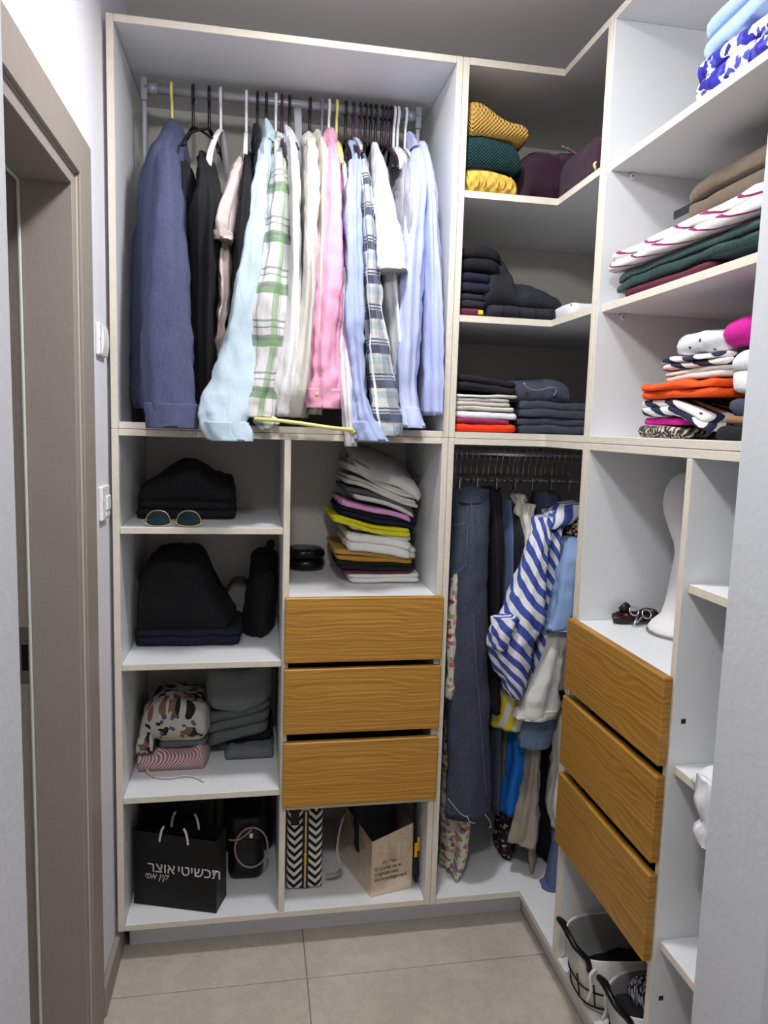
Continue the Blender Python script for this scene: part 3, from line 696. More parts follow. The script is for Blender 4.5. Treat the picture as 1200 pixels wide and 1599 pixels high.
hang('pink_shirt', 'pink long-sleeved shirt with two buttons on its cuff', 'shirt', C_PINK, [
    ('body', [(0.5816,0.21,2.3521,0.0168,0.05), (0.5811,0.19,2.278,0.0204,0.12), (0.5814,0.2,2.0469,0.0264,0.16), (0.5844,0.2,1.6744,0.028,0.16)], (3, .05), .004, 23),
    ('sleeve', [(0.578,0.16,2.3237,0.0173,0.05), (0.5756,0.08,2.2167,0.0221,0.06), (0.5724,0.045,2.1137,0.0288,0.055), (0.5669,0.02,2.0065,0.0373,0.05), (0.5646,0.005,1.9195,0.0398,0.045), (0.5585,-0.005,1.8333,0.0381,0.04), (0.5556,-0.012,1.7306,0.039,0.038), (0.558,-0.02,1.6619,0.0425,0.036), (0.5534,-0.028,1.598,0.0424,0.028)], (3, .09), .005, 24, .10),
    ('collar', [(0.5823,0.25,2.4186,0.0114,0.02), (0.5781,0.23,2.3875,0.0178,0.04), (0.5804,0.205,2.3396,0.0196,0.05)], (2, .08), .003, 25)],
    [((0.5342,-0.052,1.634), (0, -1, 0)), ((0.551,-0.056,1.6311), (0, -1, 0))], btn_mat=solid('yellow_button', (226, 204, 140), .3))
hang('white_long_shirt', 'white shirt with one sleeve hanging below the shelf beside the pink cuff', 'shirt', C_WHITE, [
    ('body', [(0.6076,0.22,2.3259,0.0075,0.04), (0.6113,0.2,2.2301,0.0113,0.12), (0.6195,0.2,1.9575,0.0134,0.15), (0.6307,0.2,1.638,0.0175,0.15)], (3, .06), .004, 26),
    ('sleeve', [(0.6062,0.06,1.9836,0.0089,0.03), (0.6101,0.035,1.8415,0.016,0.035), (0.6153,0.01,1.7179,0.0177,0.035), (0.619,-0.03,1.6123,0.0166,0.028), (0.6269,-0.045,1.4985,0.0149,0.018)], (3, .08), .004, 27, .12)])
hang('navy_striped_shirt', 'dark navy garment mostly hidden between the pink and blue shirts', 'top', fab('dark_slate', (52, 52, 70)), [
    ('body', [(0.6227,0.23,2.3396,0.0066,0.03), (0.6231,0.2,2.2491,0.0122,0.12), (0.6321,0.18,2.046,0.0151,0.14), (0.6403,0.18,1.8629,0.0153,0.14), (0.6467,0.18,1.5998,0.0155,0.14)], (3, .05), .004, 28)])
C_BLUE = fab('periwinkle_cotton', (160, 172, 210), crease=0.5)
hang('blue_shirt', 'periwinkle blue shirt left of the navy checked one', 'shirt', C_BLUE, [
    ('body', [(0.649,0.22,2.3386,0.0152,0.05), (0.6486,0.2,2.2512,0.0189,0.12), (0.6609,0.22,2.0196,0.0193,0.16), (0.6769,0.22,1.621,0.0218,0.16)], (3, .05), .004, 29),
    ('sleeve', [(0.644,0.17,2.3122,0.0176,0.05), (0.6313,0.08,2.1959,0.0223,0.065), (0.6294,0.045,2.0843,0.0221,0.06), (0.6327,0.02,1.9603,0.022,0.05), (0.6338,0.005,1.8387,0.0255,0.048), (0.6421,-0.005,1.7351,0.0221,0.044), (0.6494,-0.02,1.6482,0.0203,0.04), (0.6617,-0.045,1.579,0.0289,0.034), (0.6875,-0.065,1.5144,0.0455,0.026)], (3, .10), .006, 30, .10),
    ('collar', [(0.6445,0.245,2.3848,0.0105,0.025), (0.6451,0.23,2.3579,0.0181,0.045), (0.6477,0.205,2.3137,0.0207,0.055)], (2, .08), .003, 31)])
PL_N = p_plaid([(1, .092, .25, .0, (44, 49, 76), .9), (1, .092, .20, .30, (140, 164, 172), .6), (1, .092, .05, .62, (48, 54, 84), .9), (1, .092, .05, .72, (48, 54, 84), .9),
                (0, .046, .38, .1, (96, 104, 130), .5), (0, .046, .08, .62, (236, 236, 236), .8)])
C_PLN = fab('navy_check', (186, 186, 180), pattern=PL_N, crease=0.55)
hang('navy_check_shirt', 'navy, grey and white checked shirt with its cuff over the shelf edge', 'shirt', C_PLN, [
    ('body', [(0.6672,0.23,2.3527,0.0095,0.05), (0.6732,0.2,2.2533,0.0171,0.12), (0.6895,0.21,2.0565,0.0193,0.16), (0.7171,0.21,1.6221,0.0238,0.16)], (3, .05), .004, 32),
    ('sleeve', [(0.6681,0.16,2.297,0.0111,0.05), (0.6676,0.08,2.1818,0.0153,0.06), (0.6738,0.045,2.0536,0.0178,0.055), (0.6801,0.02,1.9463,0.0213,0.05), (0.6924,0,1.8069,0.0258,0.046), (0.7072,-0.015,1.7027,0.0347,0.042), (0.7164,-0.03,1.633,0.0373,0.036), (0.727,-0.045,1.5776,0.0435,0.03), (0.7294,-0.055,1.5292,0.0337,0.022)], (4, .09), .006, 33, .10),
    ('collar', [(0.6554,0.25,2.3967,0.0096,0.03), (0.663,0.23,2.3667,0.0133,0.045), (0.6699,0.21,2.3245,0.0123,0.05)], (2, .08), .003, 34)])
C_BRIGHT = fab('bright_white_cotton', (226, 226, 230), crease=0.5)
hang('white_tee', 'bright white short-sleeved shirt with a wide sleeve', 'shirt', C_BRIGHT, [
    ('body', [(0.7193,0.2,2.3076,0.0114,0.08), (0.7319,0.2,2.2039,0.0173,0.13), (0.7436,0.14,1.9726,0.0246,0.13), (0.7564,0.13,1.8073,0.0191,0.13), (0.7728,0.13,1.5937,0.0174,0.13)], (3, .06), .004, 35),
    ('sleeve', [(0.7082,0.22,2.3746,0.0086,0.03), (0.7105,0.15,2.2904,0.0177,0.07), (0.7136,0.08,2.1856,0.0272,0.07), (0.7204,0.03,2.0873,0.0339,0.062), (0.7291,0,2.0049,0.038,0.052), (0.7361,-0.006,1.9721,0.038,0.048)], (3, .06), .004, 36, .09)])
C_SATIN = fab('grey_satin', (150, 150, 160), rough=0.35, crease=0.6)
hang('grey_satin_blouse', 'silvery grey satin blouse behind the white short-sleeved shirt', 'blouse', C_SATIN, [
    ('body', [(0.7984,0.22,2.3612,0.0116,0.03), (0.782,0.16,2.2591,0.0189,0.1), (0.7733,0.14,2.1724,0.0226,0.13), (0.7747,0.16,2.0149,0.023,0.14), (0.7899,0.16,1.6042,0.0216,0.14)], (4, .12), .008, 37)])
C_LBLUE = fab('light_lavender_blue_cotton', (178, 187, 224), crease=0.45)
hang('light_blue_shirt', 'light lavender-blue shirt at the right end of the rail', 'shirt', C_LBLUE, [
    ('body', [(0.8403,0.2,2.3726,0.0155,0.06), (0.843,0.14,2.267,0.0199,0.1), (0.8498,0.11,2.0992,0.0236,0.12), (0.8609,0.1,1.9185,0.0266,0.12), (0.8697,0.1,1.736,0.0289,0.12), (0.8753,0.1,1.5872,0.0291,0.115)], (4, .08), .004, 38),
    ('sleeve', [(0.8246,0.15,2.3394,0.017,0.05), (0.8111,0.08,2.2281,0.0276,0.065), (0.8018,0.05,2.0984,0.0328,0.055), (0.7921,0.03,1.9379,0.0346,0.05), (0.788,0.015,1.7786,0.0319,0.045), (0.7864,0,1.6543,0.0273,0.04), (0.7992,-0.042,1.5519,0.0306,0.026)], (3, .08), .004, 39, .10),
    ('collar', [(0.8199,0.25,2.4305,0.0098,0.02), (0.8225,0.235,2.4052,0.0127,0.04), (0.8245,0.205,2.3584,0.0174,0.055)], (2, .08), .003, 40)])
# hangers
for px_, m_, lab, kw in (
    ((0.1309,0.25,2.4061), M_YELLOWP, 'pale yellow hanger under the navy chambray shirt', {}),
    ((0.1893,0.25,2.4119), M_BLACKP, 'black hanger twisted towards the room, bare on its left arm', dict(rot=0.55, arm=.15)),
    ((0.2339,0.25,2.4163), M_BLACKP, 'black hanger holding the black sleeveless dress', dict(rot=-.35, arm=.17)),
    ((0.2662,0.25,2.4195), M_WHITEP, 'bare white hanger left of the pinkish-beige shirt', dict(rot=-.12, arm=.19, slope=.14, ra=.009)),
    ((0.3386,0.25,2.4267), M_WHITEP, 'white hanger above the black satin blouse', {}),
    ((0.3697,0.25,2.4298), M_BLACKP, 'black hanger above the thin dark navy top', {}),
    ((0.3953,0.25,2.4323), M_BLACKP, 'black hanger inside the collar of the pale aqua-blue shirt', {}),
    ((0.4229,0.25,2.435), M_WHITEP, 'white hanger under the green plaid shirt', {}),
    ((0.4396,0.25,2.4367), M_PURPLEP, 'dark purple hanger between the green plaid and white shirts', {}),
    ((0.4618,0.25,2.4389), M_BLACKP, 'black hanger under the white shirt left of the grey strap', {}),
    ((0.5214,0.25,2.4448), M_BLACKP, 'black hanger under the round-collared white shirt', {}),
    ((0.5571,0.25,2.4483), M_GREYP, 'grey hanger under the cream shirt', {}),
    ((0.5779,0.25,2.4504), M_WHITEP, 'white hanger inside the pink collar', {}),
    ((0.6006,0.25,2.4526), M_YELLOWP, 'pale yellow hanger right of the pink shirt', dict(ra=.009)),
    ((0.6272,0.25,2.4553), M_BLACKP, 'black hanger above the periwinkle blue shirt', {}),
    ((0.6501,0.25,2.4575), M_PURPLEP, 'dark purple hanger above the navy checked shirt, left of a pair', {}),
    ((0.6711,0.25,2.4596), M_PURPLEP, 'dark purple hanger above the navy checked shirt, right of a pair', dict(rot=-.2)),
    ((0.8086,0.25,2.4732), M_WHITEP, 'white hanger inside the lavender-blue collar at the right end', {})):
    hanger(px_[0], m_, lab, **kw)
for k, (px_, m_) in enumerate((((0.6864,0.25,2.4611), M_BLACKP), ((0.7018,0.25,2.4627), M_BLACKP), ((0.7173,0.25,2.4642), M_BLACKP), ((0.7366,0.25,2.4661), M_BLACKP), ((0.7637,0.25,2.4688), M_BLACKP))):
    hanger(px_[0], m_, '%s black hanger from the left in the crowded run above the white short-sleeved shirt' % ('first', 'second', 'third', 'fourth', 'fifth')[k], 'black hangers crowded on the right of the rail', rot=(-.18, .1, -.08, .2, -.1)[k])
hanger((0.7501,0.25,2.4675)[0], M_PURPLEP, 'dark purple hanger among the black ones near the right end', rot=.12)
for px_, lr in (((0.7735,0.25,2.4698), 'left'), ((0.7852,0.25,2.4709), 'right')):
    hanger(px_[0], M_WHITEP, 'white hanger above the grey satin blouse, the %s of a touching pair' % lr, 'paired white hangers', ra=.008)
# fallen hanger on the shelf edge
t = thing('clothes_hanger', 'pale yellow hanger lying along the shelf edge under the plaid cuff', 'hanger', (0.49,-0.075,1.5531))
V, F = sweep([(0.3688,-0.078,1.5627), (0.423,-0.08,1.561), (0.4896,-0.082,1.5548), (0.557,-0.082,1.5467), (0.6291,-0.08,1.5404)], .0052, 10); mesh('bar', V, F, M_YELLOWP, t)
V, F = sweep([(0.6187,-0.08,1.5418), (0.6232,-0.074,1.53), (0.6384,-0.062,1.5405)], .004, 8); mesh('tip', V, F, M_YELLOWP, t)

# ------------------------------------------------------------------ hanging clothes, lower corner
CY, CZ = 0.25, 1.476
rail = thing('clothes_rail', 'chrome rail with steel clip hooks in the lower corner bay', 'rail', (1.2, CY, CZ))
mesh('rod', *sweep([(A + T + .001, CY, CZ), (XB2 - .002, CY, CZ)], 0.0125, 18), M_STEEL, rail)
mesh('rod_socket', *sweep([(A + T + .0005, CY, CZ), (A + T + .022, CY, CZ)], 0.017, 18), M_STEEL, rail)
for k in range(22):
    x = 0.985 + k * 0.0195 + random.uniform(-.004, .004)
    hp = hook_path(x, CY, CZ, .07, .017); q = (x + random.uniform(-.006, .006))
    t = thing('wire_hanger', 'thin steel wire hanger on the chrome corner rail', 'hanger', (x, CY, CZ), 'steel hangers on the corner rail')
    mesh('hook', *sweep(hp, .0016, 6), M_STEEL, t)
    mesh('bar', *sweep([(x, CY - .16, CZ - .075), (x, CY, CZ - .069), (x, CY + .16, CZ - .075)], .002, 6), M_STEEL, t)
    for s in ((-.13, .12) if k % 3 == 0 else ()):
        V, F = join([rb(x - .0022, x + .0022, CY + s - .011, CY + s + .011, CZ - .104, CZ - .070, .001)]); mesh('clip', V, F, M_STEEL, t, smooth=False)
BOUNDS[0] = (A + T + .002, 1.69, P + T + .001, .488)
C_DENIM = fab('dark_denim', (24, 32, 57), pattern=p_denim, crease=0.45)
C_DENIM2 = fab('mid_denim', (60, 80, 120), pattern=p_denim); C_DENIM3 = fab('light_denim', (128, 156, 198), pattern=p_denim); C_DENIMG = fab('grey_blue_denim', (104, 124, 154), pattern=p_denim)
M_THREAD = solid('pale_thread', (178, 178, 190), 0.8); M_SEAM = solid('denim_seam', (92, 100, 130), 0.8)
j = hang('flared_jeans', 'dark blue flared jeans with a frayed hem hanging in the corner bay', 'jeans', C_DENIM, [
    ('leg', [(1.0253,0.13,1.3622,0.0561,0.05), (1.0176,0.1,1.2434,0.0537,0.06), (1.0126,0.08,1.1086,0.0525,0.06), (1.0147,0.07,0.9515,0.0548,0.055), (1.0206,0.06,0.7523,0.0613,0.05), (1.0293,0.055,0.5479,0.0692,0.045), (1.0353,0.05,0.3569,0.0771,0.04)], (2, .05), .004, 41),
    ('waistband', [(1.026,0.13,1.3701,0.0571,0.055), (1.0242,0.125,1.3311,0.0571,0.058)], (2, .03), .002, 42)])
V, F = sweep(smooth_path([(1.0097,0.064,1.3335), (1.0094,0.036,1.1952), (1.0141,0.022,1.0432), (1.0289,0.009,0.8506), (1.0526,0.004,0.6518), (1.0785,0.002,0.4368)], 6), .0010, 6); mesh('side_seam', V, F, M_SEAM, j)
for a in ([(0.9518,0.052,1.2693), (0.9762,0.042,1.2747), (0.9914,0.04,1.2731), (0.9912,0.028,1.1966), (0.986,0.024,1.1551), (0.948,0.03,1.1234)], [(1.0311,0.06,1.315), (1.0309,0.054,1.2792), (1.0524,0.06,1.2455)]):
    V, F = sweep(smooth_path(a, 4), .0010, 6); mesh('pocket_seam', V, F, M_SEAM, j)
for a in ([(0.9587,0.008,0.4371), (0.9831,0.004,0.4068), (1.0039,0.003,0.3853), (1.0205,0.003,0.3759)], [(1.0203,0.003,0.3821), (1.0262,0,0.3647), (1.045,0,0.3551)], [(1.0778,0.004,0.3797), (1.0939,0.006,0.3566), (1.0988,0.006,0.3395), (1.0929,0.006,0.3357)]):
    V, F = sweep(smooth_path(a, 4), .0011, 6); mesh('frayed_thread', V, F, M_THREAD, j)
C_FLOR = fab('floral_cotton', (206, 200, 186), pattern=p_multi(p_blobs(44, .0072, [(130, 136, 100), (150, 150, 110), (170, 156, 128)]), p_blobs(30, .0075, [(186, 90, 110), (204, 130, 150), (122, 110, 160), (150, 60, 70)])))
hang('floral_dress', 'cream floral dress half hidden behind the dark flared jeans', 'dress', C_FLOR, [
    ('skirt', [(1.0308,0.24,1.2856,0.0193,0.06), (1.0236,0.21,1.0812,0.0267,0.09), (1.0162,0.19,0.8752,0.0289,0.1), (1.0224,0.18,0.6641,0.0334,0.1), (1.0298,0.17,0.45,0.0413,0.1), (1.0296,0.17,0.25,0.0373,0.1), (1.0195,0.17,0.1266,0.0308,0.09)], (4, .12), .006, 43),
    ('sleeve', [(0.9726,0.07,1.1306,0.01,0.02), (0.9623,0.052,0.9972,0.011,0.016), (0.9634,0.05,0.8386,0.0141,0.016), (0.9606,0.05,0.738,0.0091,0.014)], (2, .08), .004, 44)])
hang('black_trousers', 'black trousers right of the dark flared jeans', 'trousers', C_BLACK, [
    ('leg', [(1.1107,0.2,1.3692,0.0298,0.06), (1.1074,0.17,1.2335,0.0254,0.1), (1.1086,0.15,1.052,0.0222,0.1), (1.1111,0.14,0.8461,0.016,0.1), (1.1126,0.13,0.6802,0.0171,0.1)], (3, .05), .004, 45)])
hang('navy_jeans', 'narrow navy jeans leg just behind the flared jeans', 'jeans', C_DENIM, [
    ('leg', [(1.1542,0.24,1.3287,0.0196,0.06), (1.1512,0.22,1.1208,0.0218,0.1), (1.1471,0.2,0.8692,0.0186,0.1), (1.1464,0.18,0.6155,0.0187,0.09), (1.1564,0.17,0.3199,0.0134,0.08)], (2, .05), .004, 46)])
hang('blue_jeans', 'mid-blue jeans showing as a thin strip between black clothes', 'jeans', C_DENIM2, [
    ('leg', [(1.1732,0.22,1.331,0.0152,0.05), (1.1509,0.17,1.2337,0.0138,0.09), (1.1457,0.15,1.093,0.0127,0.1), (1.1463,0.14,0.9292,0.0128,0.1)], (2, .05), .004, 47)])
hang('black_camisole', 'black camisole left of the cream blouse in the corner', 'top', C_BLACK2, [
    ('body', [(1.1816,0.2,1.3228,0.0172,0.05), (1.1717,0.16,1.2352,0.0213,0.1), (1.1702,0.15,1.1342,0.0202,0.1), (1.1714,0.15,0.9679,0.015,0.1)], (3, .06), .004, 48)])
hang('cream_blouse', 'cream blouse with a frilled front in the corner bay', 'blouse', C_CREAM, [
    ('body', [(1.206,0.2,1.35,0.013,0.03), (1.1916,0.14,1.2991,0.02,0.05), (1.1894,0.12,1.221,0.0189,0.07), (1.1848,0.11,1.1011,0.0137,0.07)], (4, .16), .008, 49),
    ('frill', [(1.2128,0.13,1.3246,0.0189,0.02), (1.2024,0.12,1.2896,0.0147,0.025), (1.1949,0.11,1.2427,0.0125,0.02)], (3, .25), .006, 50)])
hang('denim_blouse', 'dark denim top with a curved neckline behind the striped shirt', 'top', C_DENIM, [
    ('body', [(1.2968,0.2,1.3595,0.0394,0.05), (1.2987,0.19,1.294,0.0503,0.08), (1.3151,0.2,1.124,0.0577,0.1), (1.3214,0.2,0.8652,0.0675,0.1)], (3, .05), .004, 51)])
C_STR = fab('blue_white_stripe', (226, 226, 232), pattern=p_stripes(.030, .52, (66, 82, 160), .8, .62), crease=0.5)
hang('striped_shirt', 'blue and white diagonally striped shirt with a rolled sleeve', 'shirt', C_STR, [
    ('body', [(1.2941,0.12,1.3105,0.0319,0.05), (1.2794,0.12,1.2009,0.0362,0.08), (1.2741,0.12,1.0365,0.0387,0.09), (1.2496,0.1,0.8761,0.0342,0.08), (1.2139,0.08,0.7274,0.0404,0.05)], (3, .08), .005, 52),
    ('sleeve', [(1.2426,0.08,1.2949,0.0249,0.04), (1.2184,0.05,1.2359,0.0297,0.05), (1.1988,0.035,1.1522,0.0397,0.05), (1.1767,0.02,1.0613,0.0527,0.048), (1.158,0.01,0.9814,0.0677,0.046), (1.1411,0.005,0.924,0.0676,0.044), (1.1396,0.005,0.8566,0.0567,0.042), (1.1499,0.005,0.7964,0.0356,0.038), (1.157,0.01,0.7541,0.0184,0.03)], (3, .08), .006, 53),
    ('cuff', [(1.1065,-0.015,1.0086,0.0416,0.03), (1.098,-0.02,0.9656,0.0386,0.034), (1.0936,-0.015,0.9117,0.0278,0.03)], (3, .12), .004, 54),
    ('yoke', [(1.3526,0.12,1.3313,0.045,0.06), (1.3281,0.105,1.3086,0.0594,0.06), (1.2904,0.09,1.2821,0.0557,0.055), (1.2488,0.075,1.26,0.0353,0.045)], (2, .05), .004, 55)])
hang('black_shirt', 'black shirt showing between the striped shirt and the light denim shirt', 'shirt', C_BLACK, [
    ('body', [(1.3684,0.19,1.2695,0.0398,0.05), (1.3445,0.17,1.1927,0.0549,0.08), (1.3394,0.17,1.0239,0.0487,0.08), (1.3372,0.17,0.7653,0.0448,0.08), (1.3435,0.17,0.4324,0.041,0.08), (1.3588,0.17,0.134,0.0347,0.07)], (3, .06), .005, 56)])
hang('light_denim_shirt', 'light blue denim shirt at the right of the corner bay', 'shirt', C_DENIM3, [
    ('sleeve', [(1.3471,0.08,1.2317,0.0254,0.04), (1.3246,0.05,1.1727,0.0376,0.05), (1.31,0.03,1.0972,0.0436,0.05), (1.301,0.02,1.0201,0.0467,0.048), (1.2805,0.01,0.9633,0.0516,0.04)], (3, .09), .005, 57, .08),
    ('body', [(1.3314,0.11,1.2229,0.0299,0.06), (1.311,0.1,1.1024,0.0278,0.07), (1.306,0.1,0.9373,0.0301,0.07), (1.2947,0.09,0.7312,0.0368,0.06)], (3, .06), .004, 58)])
hang('white_linen_shirt', 'white linen shirt sleeve under the light denim shirt', 'shirt', C_CREAM2, [
    ('sleeve', [(1.296,0.05,0.9922,0.0399,0.04), (1.2808,0.035,0.8955,0.0419,0.045), (1.2588,0.02,0.8097,0.0541,0.044), (1.2357,0.01,0.743,0.0643,0.042), (1.2203,0.005,0.6886,0.0642,0.036)], (3, .07), .006, 59, .14)])
hang('denim_jacket', 'grey-blue denim jacket cuff below the white linen sleeve', 'jacket', C_DENIMG, [
    ('sleeve', [(1.2931,0.09,0.7945,0.0388,0.04), (1.2734,0.075,0.6956,0.0451,0.042), (1.2492,0.06,0.6396,0.0533,0.044), (1.2467,0.055,0.5745,0.0491,0.036)], (3, .06), .004, 60, .18)])
hang('striped_blouse', 'yellow and white striped top under the blue striped shirt', 'top', fab('yellow_white_stripe', (226, 224, 212), pattern=p_stripes(.034, .5, (226, 208, 56), 1.0, -.2)), [
    ('body', [(1.1775,0.12,0.8087,0.0321,0.05), (1.176,0.11,0.7068,0.0418,0.06), (1.1775,0.11,0.6174,0.0517,0.05)], (3, .08), .005, 61)])
hang('electric_blue_dress', 'electric blue dress hanging low in the corner bay', 'dress', fab('electric_blue', (18, 104, 190)), [
    ('skirt', [(1.2365,0.17,0.6596,0.0355,0.05), (1.2307,0.16,0.5322,0.04,0.06), (1.2211,0.16,0.4219,0.0424,0.06), (1.2093,0.16,0.3061,0.0403,0.05)], (3, .14), .006, 62)])
hang('khaki_blouse', 'khaki brown cloth strip left of the electric blue dress', 'top', fab('khaki', (120, 106, 84)), [
    ('body', [(1.1935,0.2,0.6274,0.0201,0.05), (1.1903,0.2,0.4714,0.018,0.05), (1.1853,0.2,0.3927,0.0135,0.04)], (2, .06), .004, 63)])
C_SUEDE = fab('taupe_suede', (150, 138, 126), rough=0.95)
hang('taupe_suede_coat', 'taupe suede wrap with a pointed hem and hanging tie', 'coat', C_SUEDE, [
    ('skirt', [(1.2585,0.1,0.6437,0.0217,0.04), (1.255,0.09,0.5196,0.0195,0.05), (1.2483,0.085,0.3927,0.0272,0.05), (1.2403,0.08,0.2868,0.0393,0.05), (1.2353,0.08,0.2388,0.0426,0.045)], (3, .10), .005, 64),
    ('tie', [(1.2678,0.08,0.2628,0.0132,0.012), (1.2704,0.08,0.1963,0.0099,0.008), (1.2739,0.08,0.1159,0.0044,0.004)], (2, .05), .002, 65)])
hang('black_patterned_dress', 'black dress with thin white scribbles and a dark red hem', 'dress', fab('black_scribble', (24, 22, 26), pattern=p_blobs(60, .004, [(150, 150, 150), (120, 40, 50)], feature='F1')), [
    ('skirt', [(1.2264,0.22,0.3458,0.0321,0.06), (1.2262,0.21,0.236,0.0344,0.06), (1.2201,0.2,0.1543,0.0321,0.05), (1.2246,0.2,0.1098,0.0161,0.03)], (3, .10), .006, 66)])
hang('cream_trousers', 'cream trousers at the right edge of the corner bay behind the oak drawers', 'trousers', C_CREAM2, [
    ('leg', [(1.3655,0.08,0.7747,0.0369,0.05), (1.348,0.06,0.6352,0.0368,0.05), (1.3452,0.055,0.4885,0.0359,0.05), (1.3393,0.05,0.373,0.036,0.045), (1.3451,0.05,0.2966,0.0263,0.035)], (3, .10), .006, 67)])
hang('light_jeans', 'light blue jeans leg resting its hem on the bottom board', 'jeans', C_DENIM2, [
    ('leg', [(1.3638,0.05,0.3822,0.0285,0.05), (1.3518,0.04,0.2583,0.0307,0.045), (1.3374,0.03,0.1563,0.0339,0.045), (1.3194,0.02,0.0766,0.0349,0.04), (1.3121,0.02,0.0531,0.0349,0.036)], (2, .06), .005, 68)])
t = hang('checked_belt', 'tan checked belt with a dark buckle hanging beside the top oak drawer', 'belt', fab('tan_check', (190, 160, 124), pattern=p_plaid([(0, .03, .12, .2, (40, 36, 34), .9), (1, .03, .10, .3, (150, 50, 46), .8)])), [
    ('strap', [(1.3307,0.03,0.8346,0.0275,0.01), (1.3182,0.015,0.7585,0.0252,0.01), (1.3141,0.008,0.7081,0.0252,0.009)], (2, .03), .002, 69)])
mesh('buckle', *rb(*(lambda p: (p[0] - .012, p[0] + .012, p[1] - .006, p[1] + .004, p[2] - .016, p[2] + .016))((1.2975,-0.004,0.7562)), .003), M_BLACKP, t, smooth=False)
hang('leopard_blouse', 'small leopard print collar above the light denim shirt', 'top', fab('leopard', (196, 176, 146), pattern=p_blobs(110, .0035, [(40, 30, 26), (80, 56, 40)])), [
    ('body', [(1.3713,0.12,1.3072,0.028,0.03), (1.3599,0.1,1.2752,0.0277,0.035), (1.3479,0.085,1.239,0.0201,0.03)], (3, .10), .004, 70)])


BOUNDS[0] = None
# ------------------------------------------------------------------ left cubbies
SH1, SH2, SH3, BT = 1.265, 0.886, 0.501, P + T
C_INK = fab('ink_black_knit', (15, 14, 17), crease=0.4); C_INKN = fab('ink_navy_sweat', (20, 25, 42), crease=0.4)
folded('folded_trousers', 'black folded trousers behind the glasses on the top left cubby shelf', 'trousers', .030, .316, .165, .42, SH1, SH1 + .055, C_INK, 2, 1)
lump('sweater', 'black rumpled sweater heaped on the folded black trousers behind the glasses', 'sweater', [(.026, 1.33), (.050, 1.362), (.095, 1.390), (.130, 1.422), (.165, 1.434), (.215, 1.420), (.260, 1.400), (.300, 1.384), (.314, 1.33)], .175, .43, SH1 + .050, C_INK, seed=2, wr=.007)
# glasses
gl = thing('eyeglasses', 'gold rimmed eyeglasses with dark lenses folded on the top cubby shelf', 'glasses', (.155, .02, SH1))
M_GOLD = solid('gold_wire', (196, 176, 130), 0.3, 0.9)
b = NB('tinted_lens', 0.05); b.color(srgb(24, 44, 52)); b.b.inputs['Alpha'].default_value = 0.8; M_LENS = b.m
for x0, x1 in ((.083, .147), (.163, .228)):
    xc, hw = (x0 + x1) / 2, (x1 - x0) / 2; pts = []
    for k in range(28):
        a = 2 * PI * k / 28; zz = math.sin(a); pts.append((xc + hw * math.copysign(abs(math.cos(a)) ** .8, math.cos(a)), .016 + .004 * zz, SH1 + .012 + (.032 * zz if zz > 0 else .0095 * zz)))
    V, F = sweep(pts, .0014, 6, closed=True); mesh('rim', V, F, M_GOLD, gl)
    n = len(pts); V = [(p[0], p[1] - .0005, p[2]) for p in pts] + [(p[0], p[1] + .0008, p[2]) for p in pts]
    mesh('lens', V, [list(range(n)), list(range(n, 2 * n))[::-1]] + [[i, i + n, (i + 1) % n + n, (i + 1) % n] for i in range(n)], M_LENS, gl, smooth=False)
V, F = sweep(smooth_path([(.147, .016, SH1 + .013), (.155, .013, SH1 + .017), (.163, .016, SH1 + .013)], 4), .0012, 6); mesh('bridge', V, F, M_GOLD, gl)
for x, x2 in ((.082, .15), (.229, .13)):
    V, F = sweep(smooth_path([(x, .017, SH1 + .012), (x, .045, SH1 + .010), ((x + x2) / 2, .085, SH1 + .006), (x2, .12, SH1 + .003)], 4), .0014, 6); mesh('temple', V, F, M_GOLD, gl)
# second cubby
folded('folded_sweatpants', 'navy folded sweatpants at the bottom of the heap in the second cubby', 'trousers', .026, .332, .15, .44, SH2, SH2 + .058, C_INKN, 2, 3, wr=.006)
lump('hoodie', 'large black heaped hoodie filling the left of the second cubby', 'sweater', [(.026, 1.00), (.040, 1.085), (.070, 1.150), (.110, 1.166), (.160, 1.164), (.205, 1.152), (.228, 1.110), (.255, 1.045), (.290, .995), (.318, .955)], .155, .45, SH2 + .052, C_INK, seed=4, wr=.008, e=.45)
lump('grey_shirt', 'grey shirt crumpled between the black hoodie and the black pouch', 'shirt', [(.270, .95), (.300, 1.03), (.330, 1.045), (.356, 1.02), (.372, .93)], .34, .47, SH2, fab('mid_grey', (112, 110, 110)), seed=5)
t = thing('drawstring_pouch', 'black stuffed drawstring pouch standing in the second cubby', 'bag', (.395, .31, SH2))
V, F, U = loft([(.404, .345, 1.150, .018, .022), (.404, .340, 1.128, .044, .06), (.402, .335, 1.070, .043, .08), (.396, .325, 1.000, .047, .09), (.392, .315, .935, .050, .09), (.388, .305, .900, .046, .085), (.386, .300, .887, .036, .07)], 5, 32, (4, .05), .005, 6, hem=False); mesh('body', V, F, C_INK, t, uv=U)
V, F, U = loft([(.424, .31, 1.182, .008, .010), (.422, .31, 1.165, .012, .014), (.418, .315, 1.142, .010, .012)], 4, 20, (2, .08), .002, 7, hem=False); mesh('tied_neck', V, F, C_INK, t, uv=U)
